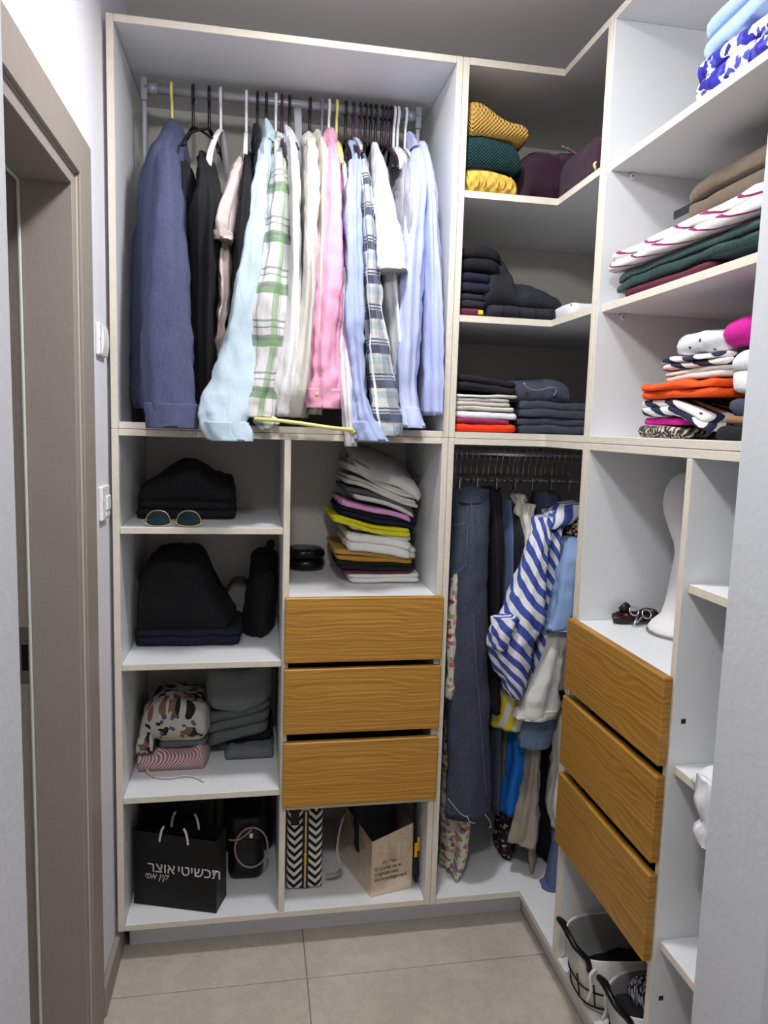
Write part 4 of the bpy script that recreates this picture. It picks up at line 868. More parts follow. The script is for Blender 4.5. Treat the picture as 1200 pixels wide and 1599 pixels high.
# third cubby
C_PRINT = fab('bold_print_cotton', (176, 174, 164), pattern=p_multi(p_blobs(24, .017, [(30, 28, 32), (34, 32, 40), (176, 174, 164), (30, 28, 32), (118, 92, 74)], warp=1.2), p_blobs(34, .006, [(78, 78, 104), (176, 174, 164), (30, 28, 32), (136, 84, 74)], warp=1.0)))
C_PSTR = fab('red_pinstripe', (150, 106, 110), pattern=p_stripes(.007, .42, (210, 190, 190), .7, .7, .02))
lump('pyjama_bottoms', 'red and white pinstriped pyjama bottoms crumpled under the printed shirt', 'trousers', [(.024, .53), (.045, .560), (.085, .552), (.130, .560), (.180, .556), (.215, .560), (.240, .53)], .155, .40, SH3, C_PSTR, seed=8, wr=.012)
V, F = sweep(smooth_path([(0.0462,0.2088,0.515), (0.0614,0.1539,0.508), (0.0849,0.1157,0.5055), (0.127,0.0989,0.5055), (0.1773,0.109,0.5055), (0.2118,0.093,0.5055), (0.232,0.0671,0.5055)], 5), .0042, 8, .002)
o = bpy.data.objects['pyjama_bottoms']; mesh('drawstring', V, F, fab('white_cord', (206, 202, 192)), o)
folded('grey_tee', 'thin grey folded shirt under the cream one in the third cubby', 'shirt', .085, .236, .185, .38, .556, .582, fab('slate_grey', (92, 96, 102)), 1, 9)
folded('cream_tee', 'cream folded shirt tucked under the printed shirt in the third cubby', 'shirt', .085, .232, .175, .38, .583, .628, fab('cream_tee', (188, 180, 156)), 2, 10, wr=.005)
lump('printed_shirt', 'black and white printed shirt rumpled on the stack in the third cubby', 'shirt', [(.030, .60), (.045, .668), (.080, .700), (.120, .712), (.170, .704), (.215, .690), (.244, .640)], .165, .41, .600, C_PRINT, seed=11, wr=.012)
lump('printed_shirt', 'printed shirt tail with figures hanging down the left of the third cubby stack', 'shirt', [(.026, .58), (.040, .622), (.065, .632), (.082, .60)], .150, .35, .560, C_PRINT, seed=12, wr=.010)
C_DGREY = fab('charcoal_grey_twill', (88, 90, 90)); C_MGREY = fab('grey_twill', (104, 108, 106)); C_GDEN = fab('grey_denim', (90, 92, 96), pattern=p_denim)
folded('grey_jeans', 'grey jeans with a loose belt loop at the bottom right of the third cubby', 'jeans', .262, .440, .26, .45, SH3, SH3 + .034, C_GDEN, 1, 13, wr=.006)
lump('folded_waist', 'x', 'x', [(.285, .515), (.305, .532), (.345, .530), (.385, .536), (.425, .532), (.440, .512)], .205, .275, SH3, C_GDEN, seed=14, parent=bpy.data.objects['grey_jeans'], wr=.007)
folded('black_jeans', 'black folded jeans in the middle of the grey stack', 'jeans', .268, .438, .24, .45, SH3 + .036, SH3 + .075, C_BLACK, 1, 15, zf=lambda u, v: .006 * u)
folded('grey_chinos', 'dark grey folded chinos sagging to the left in the third cubby', 'trousers', .232, .424, .215, .45, SH3 + .055, SH3 + .165, C_DGREY, 3, 16, wr=.007, zf=lambda u, v: .022 * u * (1 if v < 0 else .8))
folded('grey_trousers', 'pale grey folded trousers draped on top of the grey stack', 'trousers', .228, .434, .20, .45, SH3 + .175, SH3 + .312, C_MGREY, 1, 17, wr=.006, zf=lambda u, v: (-.030 * (1 - abs(u)) + .012 * u) * (1 if v < 0 else .2), rad=.03)
# bottom cubby: bags
M_BAG = fab('black_paper', (17, 17, 18), rough=0.5, crease=0.06); M_LEATH = fab('black_leather', (16, 15, 16), rough=0.32, crease=0.12)
M_PRINTW = solid('white_print', (214, 210, 202), 0.6); M_ROPE = solid('white_rope', (214, 212, 206), 0.8)
def quad_bag(name, t, plan, z0, ztops, mat, th=.0015):
    """open-topped bag on a four-cornered plan"""
    n = 4; c = Vector((sum(p[0] for p in plan) / 4, sum(p[1] for p in plan) / 4)); V = []; F = []
    inn = [tuple(c + (Vector(p) - c) * 0.985) for p in plan]
    for q, dz in ((plan, 0), (inn, .003)):
        for k in range(5):
            f = k / 4
            for i, p in enumerate(q):
                w_ = 1 + .012 * math.sin(f * PI) * (1 if i % 2 else -1); V.append((c.x + (p[0] - c.x) * w_, c.y + (p[1] - c.y) * w_, z0 + dz + (ztops[i] - z0 - dz) * f))
    for s in (0, 1):
        b0 = 20 * s
        for k in range(4):
            for i in range(4):
                q = [b0 + 4 * k + i, b0 + 4 * k + (i + 1) % 4, b0 + 4 * k + 4 + (i + 1) % 4, b0 + 4 * k + 4 + i]; F.append(q if not s else q[::-1])
        q = [b0, b0 + 1, b0 + 2, b0 + 3]; F.append(q[::-1] if not s else q)
    for i in range(4): F.append([16 + i, 16 + (i + 1) % 4, 36 + (i + 1) % 4, 36 + i])
    return mesh(name, V, F, mat, t, smooth=False)
fnt = None
def text(body, size, p, ex, up, mat, parent, name='lettering', extrude=.0004, shear=0.0, align='LEFT'):
    """flat lettering laid on a surface: p origin, ex reading direction, up"""
    cu = bpy.data.curves.new(name, 'FONT'); cu.body = body; cu.size = size; cu.extrude = extrude; cu.shear = shear; cu.align_x = align
    o = bpy.data.objects.new(name, cu); COL.objects.link(o)
    dg = bpy.context.evaluated_depsgraph_get(); dg.update(); me = bpy.data.meshes.new_from_object(o.evaluated_get(dg)); bpy.data.objects.remove(o)
    ex = Vector(ex).normalized(); nn = ex.cross(Vector(up)).normalized(); up = nn.cross(ex)
    R_ = Matrix((ex, up, nn)).transposed()
    V = [tuple(Vector(p) + R_ @ v.co) for v in me.vertices]; F = [list(f.vertices) for f in me.polygons]; bpy.data.meshes.remove(me)
    if V: return mesh(name, V, F, mat, parent, smooth=False)
gb = thing('gift_bag', 'black paper gift bag with white Hebrew lettering and rope handles', 'bag', (.15, .10, BT))
bp = [(.028, .097), (.272, .018), (.298, .098), (.054, .177)]
quad_bag('body', gb, bp, BT + .0008, (.352, .343, .345, .354), M_BAG)
ex = Vector((bp[1][0] - bp[0][0], bp[1][1] - bp[0][1], 0)).normalized(); fn = Vector((ex.y, -ex.x, 0))
def onbag(s, z, off=.0035): return Vector((bp[0][0], bp[0][1], z)) + ex * s + fn * off
text('רצוא', .044, onbag(.046, .230), ex, (0, 0, 1), M_PRINTW, gb)
text('יטישכת', .044, onbag(.138, .230), ex, (0, 0, 1), M_PRINTW, gb)
text('יפא ןיק', .026, onbag(.034, .208), ex, (0, 0, 1), M_PRINTW, gb, shear=.35)
for off, sy in ((.003, 0), (.080, 1)):
    base = [onbag(s, z, .0) for s, z in ((.083, .330), (.078, .356), (.075, .372))]
    for s0, sg in ((.085, 1), (.172, -1)):
        pts = [onbag(s0 + sg * d, z, .004 - off * 1.0 + (.004 if off < .01 else 0)) for d, z in ((0, .328), (.002, .345), (.006, .362), (.013, .376))]
        V, F = sweep(smooth_path(pts, 4), .0034, 8); mesh('rope_handle', V, F, M_ROPE, gb)
hb = thing('handbag', 'black leather handbag with a thin round tan handle in the bottom cubby', 'bag', (.355, .25, BT))
V, F, U = slab(.300, .410, .165, .30, BT, BT + .205, 10, 10, 8, .003, 20, rad=.018); mesh('body', V, F, M_LEATH, hb, uv=U)
V, F, U = slab(.298, .412, .158, .20, BT + .135, BT + .212, 10, 8, 6, .003, 21, rad=.012); mesh('flap', V, F, M_LEATH, hb, uv=U)
rc = Vector((.372, .135, .247)); pts = [(rc.x + .050 * math.cos(2 * PI * k / 36), rc.y + .012 * math.sin(2 * PI * k / 36), rc.z + .058 * math.sin(2 * PI * k / 36)) for k in range(36)]
V, F = sweep(pts, .0030, 8, closed=True); mesh('round_handle', V, F, solid('tan_handle', (150, 126, 114), .4), hb)
V, F = sweep(smooth_path([(.302, .150, .268), (.330, .140, .272), (.352, .136, .287), (.372, .135, .305)], 4), .0026, 8); mesh('handle_strap', V, F, solid('tan_handle', (150, 126, 114), .4), hb)
mesh('clasp', *rb(.365, .377, .150, .158, .268, .284, .001), M_STEEL, hb, smooth=False)
for nm, lab, x0, x1, y0, y1, h, sd in (('gift_bag', 'taller black paper bag standing behind the lettered gift bag', .050, .262, .20, .30, .292, 22), ('handbag', 'black handbag pushed to the back right of the bottom cubby', .280, .440, .315, .45, .305, 23), ('tote_bag', 'black bag against the back left of the bottom cubby', .028, .250, .315, .47, .26, 24)):
    t = thing(nm, lab, 'bag', ((x0 + x1) / 2, (y0 + y1) / 2, BT)); V, F, U = slab(x0, x1, y0, y1, BT, BT + h, 10, 8, 8, .004, sd, rad=.012); mesh('body', V, F, M_LEATH if sd == 23 else M_BAG, t, uv=U)
    xm = (x0 + x1) / 2; V, F = sweep(smooth_path([(xm - .05, y0 - .004, BT + h - .03), (xm - .045, y0 - .002, BT + h + .005), (xm, y0 + .002, min(BT + h + .03, .472)), (xm + .045, y0 - .002, BT + h + .005), (xm + .05, y0 - .004, BT + h - .03)], 5), .003, 8); mesh('handle', V, F, M_LEATH, t)

# ------------------------------------------------------------------ stack above the oak drawers
S0 = 1.068
C_W2 = fab('shirt_white', (222, 222, 216)); C_W3 = fab('shirt_grey_white', (200, 200, 194)); C_MUST = fab('mustard', (168, 122, 40)); C_BURG = fab('burgundy', (92, 34, 52))
C_YEL = fab('acid_yellow', (206, 200, 30)); C_PINKL = fab('lilac_pink', (214, 152, 196)); C_DG = fab('graphite', (78, 78, 80)); C_CRM = fab('ecru', (208, 202, 190)); C_KHA = fab('khaki_beige', (150, 138, 116)); C_BLG = fab('steel_blue', (104, 112, 136)); C_TAN = fab('tan_camel', (176, 136, 76))
G = 'folded clothes stacked above the oak drawers'
def st(name, label, cat, x0, x1, z0, z1, mat, k, layers, seed, y0=.17, kv=0.0, **kw):
    return folded(name, label, cat, x0, x1, y0, .44, z0, z1, mat, layers, seed, G, zf=lambda u, v: -k * (u + .15 * math.sin(3 * u + seed)) + kv * v, **kw)
st('folded_trousers', 'white folded trousers, lowest of the leaning stack above the drawers', 'trousers', .662, .886, S0 + .002, S0 + .030, C_W2, 0, 2, 31)
st('folded_tee', 'thin burgundy shirt just above the lowest white trousers', 'shirt', .640, .862, S0 + .031, S0 + .040, C_BURG, .001, 1, 32)
st('folded_sweater', 'black folded sweater above the burgundy shirt, low in the stack', 'sweater', .628, .868, S0 + .040, S0 + .068, C_BLACK, .004, 2, 33)
st('folded_tee', 'mustard brown folded shirt in the lower part of the stack', 'shirt', .618, .862, S0 + .068, S0 + .084, C_MUST, .008, 1, 34)
st('folded_tee', 'camel tan folded shirt directly above the mustard one', 'shirt', .612, .858, S0 + .084, S0 + .099, C_TAN, .011, 1, 35)
st('folded_shirt', 'white shirt whose wide fold hangs over the camel and mustard shirts', 'shirt', .648, .852, S0 + .094, S0 + .148, C_W2, .014, 2, 36, y0=.150)
st('folded_shirt', 'greyish white folded shirt poking out at the right below the yellow one', 'shirt', .660, .874, S0 + .100, S0 + .136, C_W3, .022, 2, 37, y0=.178)
st('folded_shirt', 'white folded shirt just below the yellow one', 'shirt', .660, .856, S0 + .150, S0 + .166, C_W2, .020, 1, 38)
st('folded_sweater', 'acid yellow folded sweater bulging out to the left of the stack', 'sweater', .606, .850, S0 + .166, S0 + .190, C_YEL, .022, 2, 39, y0=.155, wr=.006)
st('folded_tee', 'dark navy folded shirt between the yellow and lilac ones', 'shirt', .624, .868, S0 + .192, S0 + .218, C_INKN, .024, 2, 40)
st('folded_tee', 'lilac pink folded shirt curling up at its left end', 'shirt', .626, .852, S0 + .220, S0 + .238, C_PINKL, .028, 1, 41, y0=.160, wr=.007)
st('folded_tee', 'white folded shirt directly on the lilac pink one', 'shirt', .668, .862, S0 + .240, S0 + .256, C_W3, .030, 1, 42)
st('folded_tee', 'graphite grey folded shirt in the upper part of the stack', 'shirt', .640, .860, S0 + .257, S0 + .273, C_DG, .034, 1, 43)
st('folded_jeans', 'greyish white folded jeans above the graphite shirt', 'jeans', .640, .874, S0 + .274, S0 + .299, C_W3, .038, 2, 44)
st('folded_jeans', 'ecru folded jeans in the upper part of the stack', 'jeans', .648, .880, S0 + .300, S0 + .322, C_CRM, .044, 2, 45)
st('folded_shirt', 'thin steel blue shirt below the topmost white jeans', 'shirt', .672, .872, S0 + .323, S0 + .331, C_BLG, .048, 1, 46)
st('folded_trousers', 'khaki beige trousers showing left of the topmost white jeans', 'trousers', .648, .840, S0 + .326, S0 + .352, C_KHA, .040, 2, 47, y0=.19)
tj = st('folded_jeans', 'pale grey-white jeans draped across the very top of the stack', 'jeans', .668, .884, S0 + .338, S0 + .372, fab('chalk_denim', (206, 206, 200)), .046, 1, 48, y0=.16, kv=.035, wr=.006)
mesh('leather_patch', *rb(.868, .884, .235, .262, S0 + .318, S0 + .336, .002), solid('brown_leather', (98, 66, 44), .6), tj, smooth=False)
t = thing('zip_case', 'flat black round-cornered case behind the leaning stack', 'case', (.545, .42, S0))
V, F, U = slab(.482, .606, .355, .485, S0, S0 + .040, 12, 12, 4, .002, 50, corner=.04); mesh('base', V, F, M_LEATH, t, uv=U)
V, F, U = slab(.480, .608, .352, .487, S0 + .040, S0 + .074, 12, 12, 4, .002, 51, corner=.04); mesh('lid', V, F, M_LEATH, t, uv=U)
V, F = sweep(smooth_path([(.53, .350, S0 + .040), (.545, .345, S0 + .078), (.57, .352, S0 + .082), (.59, .36, S0 + .072)], 4), .004, 8, .0015); mesh('strap', V, F, M_LEATH, t)

# ------------------------------------------------------------------ bottom of the drawer column
b = NB('chevron_canvas', .8); uvv, u, v = b.uv()
zig = b.math('ABSOLUTE', b.math('SUBTRACT', b.math('FRACT', b.math('MULTIPLY_ADD', u, 1 / .065, -.23)), .5))
b.color(b.mix(b.math('LESS_THAN', b.math('FRACT', b.math('MULTIPLY_ADD', zig, -2.4, b.math('MULTIPLY', v, -1 / .026))), .5), srgb(206, 204, 194), srgb(18, 18, 22))); b.bump(b.noise(b.obj(), 700, 1), .1, .001); M_CHEV = b.m
cb = thing('toiletry_bag', 'black and white chevron bag with a gold zip in the bottom cubby', 'bag', (.535, .20, BT))
V, F, U = slab(.479, .589, .098, .34, BT + .002, BT + .262, 12, 12, 12, .0012, 52, rad=.007, corner=.002); mesh('body', V, F, M_CHEV, cb, uv=U)
mesh('zip_tape', *rb(.5265, .5455, .0945, .0985, BT + .006, BT + .258, .001), M_BLACKP, cb, smooth=False)
zp = mesh('zip', *rb(.5330, .5392, .0925, .0950, BT + .006, BT + .258, .0008), M_GOLD, cb, smooth=False)
mesh('zip_puller', *rb(.5315, .5400, .0890, .0925, BT + .085, BT + .122, .001), solid('brass', (206, 176, 60), .3, .8), zp, smooth=False)
mesh('carry_tab', *rb(.4905, .5150, .0935, .0985, BT + .215, BT + .263, .001), M_BLACKP, cb, smooth=False)
b = NB('champagne_foil', .28); b.b.inputs['Metallic'].default_value = .8; o_ = b.obj(); n1 = b.noise(o_, 13, 3)
b.color(srgb(222, 203, 182)); b.bump(b.noise(o_, 14, 2), .45, .03); M_FOIL = b.m
fb_ = thing('shopping_bag', 'champagne metallic foil shopping bag with its corner towards the room', 'bag', (.765, .15, BT))
fp = [(.733, .030), (.866, .062), (.800, .300), (.655, .262)]
quad_bag('body', fb_, fp, BT + .0008, (.300, .335, .335, .330), M_FOIL, .002)
e2 = Vector((fp[1][0] - fp[0][0], fp[1][1] - fp[0][1], 0)).normalized(); f2 = Vector((e2.y, -e2.x, 0))
M_PD = solid('grey_print', (92, 78, 66), .6)
def onfoil(s, z): return Vector((fp[0][0], fp[0][1], z)) + e2 * s + f2 * .0022
for s, z, tx_ in ((.036, .222, "co-'''co-"), (.010, .203, 'G scollel co m'), (.010, .186, 'co.gmail.com'), (.010, .168, 'www.exttige.co.il')):
    text(tx_, .0155, onfoil(s, z), e2, (0, 0, 1), M_PD, fb_)
M_RIB = solid('satin_ribbon', (190, 182, 182), .5)
V, F = sweep(smooth_path([(.662, .150, .318), (.652, .125, .318), (.640, .105, .285), (.636, .098, .235), (.648, .10, .195), (.652, .108, .168), (.632, .12, .146), (.606, .13, .136)], 6), .0008, 8, .0105); mesh('ribbon_handle', V, F, M_RIB, fb_)
t = thing('tote_bag', 'black cloth bag stuffed inside the champagne foil bag', 'bag', (.76, .17, .25))
V, F, U = slab(.694, .815, .105, .245, .20, .395, 10, 10, 8, .006, 53, rad=.02); mesh('body', V, F, C_BLACK, t, uv=U)
t = thing('cable', 'black looped cable with yellow tags against the right side of the bottom cubby', 'cable', (.878, .075, BT))
for k in range(3):
    dx = .004 * k
    V, F = sweep(smooth_path([(.872 + dx, .085, .40), (.868 + dx, .075, .30), (.868 + dx * 2, .068, .21), (.876 + dx, .062, .150), (.884, .062, .140 + dx), (.889, .066, .17), (.886, .072, .22), (.880, .078, .30), (.878, .090, .40)], 6), .0022, 8); mesh('loop', V, F, M_BLACKP, t)
for x, z, y in ((.876, .225, .056), (.886, .238, .066)):
    mesh('tag', *rb(x - .0045, x + .0045, y - .002, y + .001, z, z + .046, .0006), solid('amber_tag', (222, 166, 30), .5), t, smooth=False)

# ------------------------------------------------------------------ corner shelves
C_MKN = fab('mustard_knit', (190, 150, 74), knit=.011, crease=.9); C_GKN = fab('bottle_green_knit', (22, 58, 62), knit=.009, crease=.9); C_YKN = fab('yellow_cable_knit', (212, 172, 74), knit=.03, crease=.7)
C_PLUM = fab('plum_wool', (44, 18, 36), rough=.95, crease=.6, sheen=.1)
lump('knit_sweater', 'yellow cable-knit sweater at the bottom of the knitwear pile', 'sweater', [(.936, 2.255), (.950, 2.272), (.990, 2.276), (1.030, 2.270), (1.070, 2.256), (1.090, 2.225)], .004, .32, Z1, C_YKN, seed=60, wr=.004, e=.4)
kn = bpy.data.objects['knit_sweater']
for x in (.966, .985, 1.022, 1.040, 1.062):
    V, F = sweep(smooth_path([(x, .0045, Z1 + .012), (x + .003, -.001, Z1 + .028), (x - .003, -.001, Z1 + .043)], 4), .0034, 6); mesh('cable_ridge', V, F, C_YKN, kn)
lump('knit_sweater', 'bottle green knitted sweater in the middle of the knitwear pile', 'sweater', [(.936, 2.352), (.950, 2.366), (1.000, 2.364), (1.050, 2.355), (1.080, 2.335), (1.096, 2.29)], .004, .32, 2.268, C_GKN, seed=61, wr=.004, e=.4)
lump('knit_sweater', 'mustard ribbed knit sweater on top of the knitwear pile', 'sweater', [(.936, 2.440), (.955, 2.455), (.985, 2.450), (1.020, 2.428), (1.060, 2.408), (1.100, 2.398), (1.118, 2.365)], .006, .32, 2.356, C_MKN, seed=62, wr=.004, e=.45)
o = lump('wool_blanket', 'plum purple wool blanket folded beside the knitwear pile', 'blanket', [(1.104, 2.29), (1.130, 2.335), (1.180, 2.352), (1.240, 2.356), (1.310, 2.350), (1.380, 2.335), (1.44, 2.29)], .006, .40, Z1, C_PLUM, seed=63, wr=.008, e=.5)
lump('blanket_fold', '', '', [(1.208, 2.25), (1.222, 2.30), (1.27, 2.325), (1.34, 2.33), (1.41, 2.31), (1.45, 2.25)], -.224, .20, Z1, C_PLUM, seed=64, wr=.008, e=.5, parent=o)
zz = [(1.225 + .013 * k, .040 + .02 * (k % 2) + .006 * k, 2.357 - .0012 * k * k * .3 + .008 * (k % 2)) for k in range(12)]
V, F = sweep(zz, .0035, 6); mesh('zigzag_trim', V, F, solid('tan_yarn', (150, 128, 116), .9), o)
V, F = sweep(smooth_path([(1.223,-0.205,2.2111), (1.2163,-0.208,2.211), (1.2089,-0.212,2.2152), (1.2065,-0.212,2.2242), (1.2124,-0.21,2.2285)], 4), .0035, 8); mesh('tassel', V, F, solid('pale_gold_yarn', (222, 196, 130), .8), o)
# middle corner shelf
C_CHAR = fab('charcoal_jersey', (33, 33, 41), crease=.5)
G = 'dark clothes stacked on the middle corner shelf'
f_ = folded('folded_tee', 'dark red folded shirt with a yellow label at the bottom of the dark stack', 'shirt', .935, 1.010, .006, .30, Z2, Z2 + .022, C_BURG, 1, 70, G, nx=10)
mesh('yellow_label', *rb(.985, .999, -.001, .004, Z2 + .004, Z2 + .016, .001), solid('label_yellow', (214, 196, 40), .6), f_, smooth=False)
folded('folded_tee', 'charcoal grey folded shirt above the dark red one', 'shirt', .935, 1.015, .006, .30, Z2 + .022, Z2 + .062, C_CHAR, 2, 71, G)
folded('folded_jeans', 'navy folded jeans in the middle of the dark stack', 'jeans', .935, 1.030, .006, .30, Z2 + .063, Z2 + .120, C_INKN, 2, 72, G)
folded('folded_sweater', 'black folded sweater on top of the dark stack', 'sweater', .935, 1.052, .004, .30, Z2 + .121, Z2 + .192, C_INK, 2, 73, G, zf=lambda u, v: -.012 * max(0, u) ** 2)
folded('folded_trousers', 'charcoal trousers with dark bands folded at the shelf edge under the heaped hoodie', 'trousers', 1.010, 1.225, -.004, .26, Z2, Z2 + .034, fab('charcoal_bands', (38, 38, 47), pattern=p_stripes(.048, .10, (20, 20, 26))), 1, 74, wr=.003)
lump('hoodie', 'charcoal hoodie slumped in a heap on the middle corner shelf', 'sweater', [(.985, 1.90), (1.005, 1.975), (1.030, 2.040), (1.055, 2.044), (1.085, 2.015), (1.105, 1.982), (1.145, 1.972), (1.180, 1.966), (1.215, 1.958), (1.240, 1.935), (1.256, 1.90)], .015, .28, Z2 + .030, C_CHAR, seed=75, wr=.010, e=.5)
folded('folded_tee', 'white folded shirt with small dark marks at the shelf turn beside the charcoal trousers', 'shirt', 1.215, 1.33, -.09, .20, Z2, Z2 + .040, fab('white_dot_tee', (214, 214, 216), pattern=p_blobs(26, .0036, [(60, 60, 64)], warp=0)), 1, 76)
# lower corner shelf
S3 = M + T; G = 'folded clothes stacked on the bottom corner shelf'
def s3(name, label, cat, z0, z1, mat, seed, x1=1.120, layers=1, **kw): return folded(name, label, cat, .935, x1, .006, .30, S3 + z0, S3 + z1, mat, layers, seed, G, jig=.004, **kw)
s3('folded_tee', 'bright red-orange folded shirt at the bottom of the corner stack', 'shirt', 0, .024, fab('red_orange', (240, 62, 20)), 80, 1.120)
s3('folded_tee', 'raspberry pink folded shirt above the red-orange one', 'shirt', .023, .038, fab('raspberry', (156, 48, 90)), 81, 1.102)
s3('folded_tee', 'pure white folded shirt above the raspberry one', 'shirt', .038, .060, C_BRIGHT, 82, 1.124)
s3('folded_tee', 'greige folded shirt directly above the pure white one', 'shirt', .060, .074, C_CRM, 83, 1.114)
s3('folded_trousers', 'light grey-beige folded trousers in the middle of the corner stack', 'trousers', .074, .098, fab('greige', (190, 186, 176)), 84, 1.100, 2)
s3('folded_tee', 'thin off-white folded shirt under the black sweater', 'shirt', .098, .107, C_CREAM2, 85, 1.118)
s3('folded_sweater', 'black folded sweater on top of the corner stack', 'sweater', .107, .148, C_BLACK2, 86, 1.118, 2, zf=lambda u, v: .016 * (1 - u) * .5)
C_NJ = fab('ink_denim', (19, 24, 41), pattern=p_denim)
folded('folded_jeans', 'ink blue jeans folded at the bottom right of the bottom corner shelf', 'jeans', 1.128, 1.46, .02, .36, S3, S3 + .045, C_NJ, 2, 87, wr=.006)
folded('folded_jeans', 'ink blue jeans folded as the middle layer right of the colourful corner stack', 'jeans', 1.122, 1.46, .015, .36, S3 + .046, S3 + .094, C_NJ, 2, 88, wr=.007)
jg = lump('jogger_pants', 'navy jogger trousers rolled up with a grey drawstring at the waist', 'trousers', [(1.065, S3 + .10), (1.09, S3 + .135), (1.13, S3 + .155), (1.19, S3 + .166), (1.25, S3 + .162), (1.285, S3 + .150), (1.302, S3 + .10)], .04, .30, S3 + .090, fab('navy_denim', (23, 28, 48), pattern=p_denim), seed=89, wr=.007, e=.45)
V, F = sweep(smooth_path([(1.145, .030, S3 + .140), (1.158, .024, S3 + .128), (1.185, .022, S3 + .126), (1.215, .024, S3 + .134), (1.235, .026, S3 + .136), (1.240, .024, S3 + .126), (1.232, .022, S3 + .112)], 5), .0026, 8); mesh('drawstring', V, F, fab('grey_cord', (104, 106, 116)), jg)
V, F = disc_mesh((1.144, .032, S3 + .143), (0, -1, .2), .005, .004); mesh('eyelet', V, F, M_STEEL, jg)

# ------------------------------------------------------------------ right-hand upper shelves
ZA, ZB_ = Z1 - .001, Z2 - .002
def rfold(name, label, cat, x0, x1, y0, y1, z0, z1, mat, layers, seed, **kw): return folded(name, label, cat, x0, x1, y0, y1, z0, z1, mat, layers, seed, swap=True, **kw)
C_BFL = fab('blue_floral', (230, 230, 238), pattern=p_multi(p_blobs(17, .029, [(44, 44, 158), (48, 46, 165), (230, 230, 238), (52, 50, 170)], warp=1.6), p_blobs(40, .009, [(38, 36, 130), (232, 232, 240), (80, 80, 180)], warp=1.5)))
rfold('folded_dress', 'white dress with deep blue flower print folded on the topmost right shelf', 'dress', 1.216, 1.55, -.880, -.600, ZA, ZA + .078, C_BFL, 2, 90, wr=.006, rad=.035)
rfold('folded_sweater', 'light blue folded sweater on the blue floral dress', 'sweater', 1.222, 1.55, -.880, -.612, ZA + .082, ZA + .160, fab('sky_blue_knit', (166, 190, 226)), 2, 91, wr=.006, zf=lambda u, v: -.010 * v)
rfold('folded_tee', 'thin red folded shirt above the light blue sweater', 'shirt', 1.24, 1.5, -.880, -.800, ZA + .176, ZA + .198, fab('coral_red', (206, 90, 90)), 1, 92)
C_VEL = fab('green_velvet', (10, 54, 50), rough=.6, sheen=.12, crease=.6)
rfold('folded_tee', 'dark red folded shirt under the green velvet dress', 'shirt', 1.216, 1.5, -.72, -.375, ZB_, ZB_ + .018, C_BURG, 1, 93)
rfold('folded_dress', 'dark green velvet dress folded under the striped sweater', 'dress', 1.212, 1.55, -.880, -.345, ZB_ + .018, ZB_ + .060, C_VEL, 2, 94, wr=.008)
C_WST = fab('cream_magenta_stripe', (232, 228, 224), pattern=p_stripes(.028, .16, (140, 34, 96), .26, 1.0, .003))
rfold('folded_sweater', 'cream sweater with thin magenta stripes folded over the green velvet', 'sweater', 1.196, 1.55, -.880, -.330, ZB_ + .062, ZB_ + .110, C_WST, 2, 95, wr=.007)
lump('folded_scarf', 'dark green scarf end peeping out behind the striped sweater', 'scarf', [(1.42, ZB_ + .10), (1.46, ZB_ + .150), (1.52, ZB_ + .140), (1.55, ZB_ + .09)], -.50, -.36, ZB_ + .07, C_VEL, seed=96)
tk = rfold('folded_sweater', 'taupe brown fluffy sweater behind the striped one', 'sweater', 1.31, 1.60, -.880, -.458, ZB_ + .112, ZB_ + .236, fab('taupe_mohair', (100, 86, 70), rough=.95, sheen=.15), 3, 97, wr=.010)
mesh('woven_label', *rb(1.33, 1.3325, (1.33,-0.5059,2.0453)[1], (1.33,-0.3858,2.076)[1], (1.33,-0.4452,2.0525)[2], (1.33,-0.4427,2.0713)[2], .0006), solid('label_black', (40, 40, 46), .7), tk, smooth=False)
# bottom right shelf: bright stack
C_LEO = fab('snake_print', (196, 184, 164), pattern=p_blobs(120, .0042, [(36, 30, 28), (60, 50, 44)]))
C_NST = fab('navy_stripe', (226, 224, 220), pattern=p_stripes(.036, .5, (40, 44, 66), .45, .9, .03))
C_OR = fab('orange', (234, 84, 24))
G = 'bright clothes stacked on the bottom right shelf'
rfold('folded_blouse', 'snake print top at the bottom of the bright stack', 'top', 1.262, 1.52, -.600, -.398, S3, S3 + .028, C_LEO, 1, 100, group=G, wr=.006)
rfold('folded_tee', 'magenta folded shirt just above the snake print top', 'shirt', 1.262, 1.50, -.585, -.425, S3 + .029, S3 + .046, fab('magenta', (214, 34, 150)), 1, 101, group=G)
rfold('folded_sweater', 'navy and white broad-striped sweater slumping to the right under the orange one', 'sweater', 1.250, 1.50, -.690, -.430, S3 + .048, S3 + .084, C_NST, 2, 102, group=G, wr=.006, zf=lambda u, v: -.036 * max(0, -v - .1) ** 1.0 * (1 if u < .6 else .6))
rfold('folded_sweater', 'orange folded sweater in the middle of the bright stack', 'sweater', 1.245, 1.50, -.715, -.436, S3 + .086, S3 + .122, C_OR, 2, 103, group=G, wr=.008)
rfold('folded_tee', 'cream folded shirt above the orange sweater', 'shirt', 1.262, 1.50, -.715, -.500, S3 + .123, S3 + .146, C_CREAM2, 2, 104, group=G, wr=.005)
rfold('folded_tee', 'white shirt with navy stripes folded under the dotted white one', 'shirt', 1.258, 1.50, -.715, -.500, S3 + .147, S3 + .174, C_NST, 2, 105, group=G, wr=.006)
rfold('folded_blouse', 'white top with small dark dots rolled on top of the bright stack', 'top', 1.258, 1.50, -.700, -.526, S3 + .175, S3 + .222, fab('dotted_white', (226, 226, 228), pattern=p_blobs(26, .0042, [(60, 60, 70), (90, 84, 90)], .9, warp=0)), 1, 106, group=G, wr=.010, rad=.03)
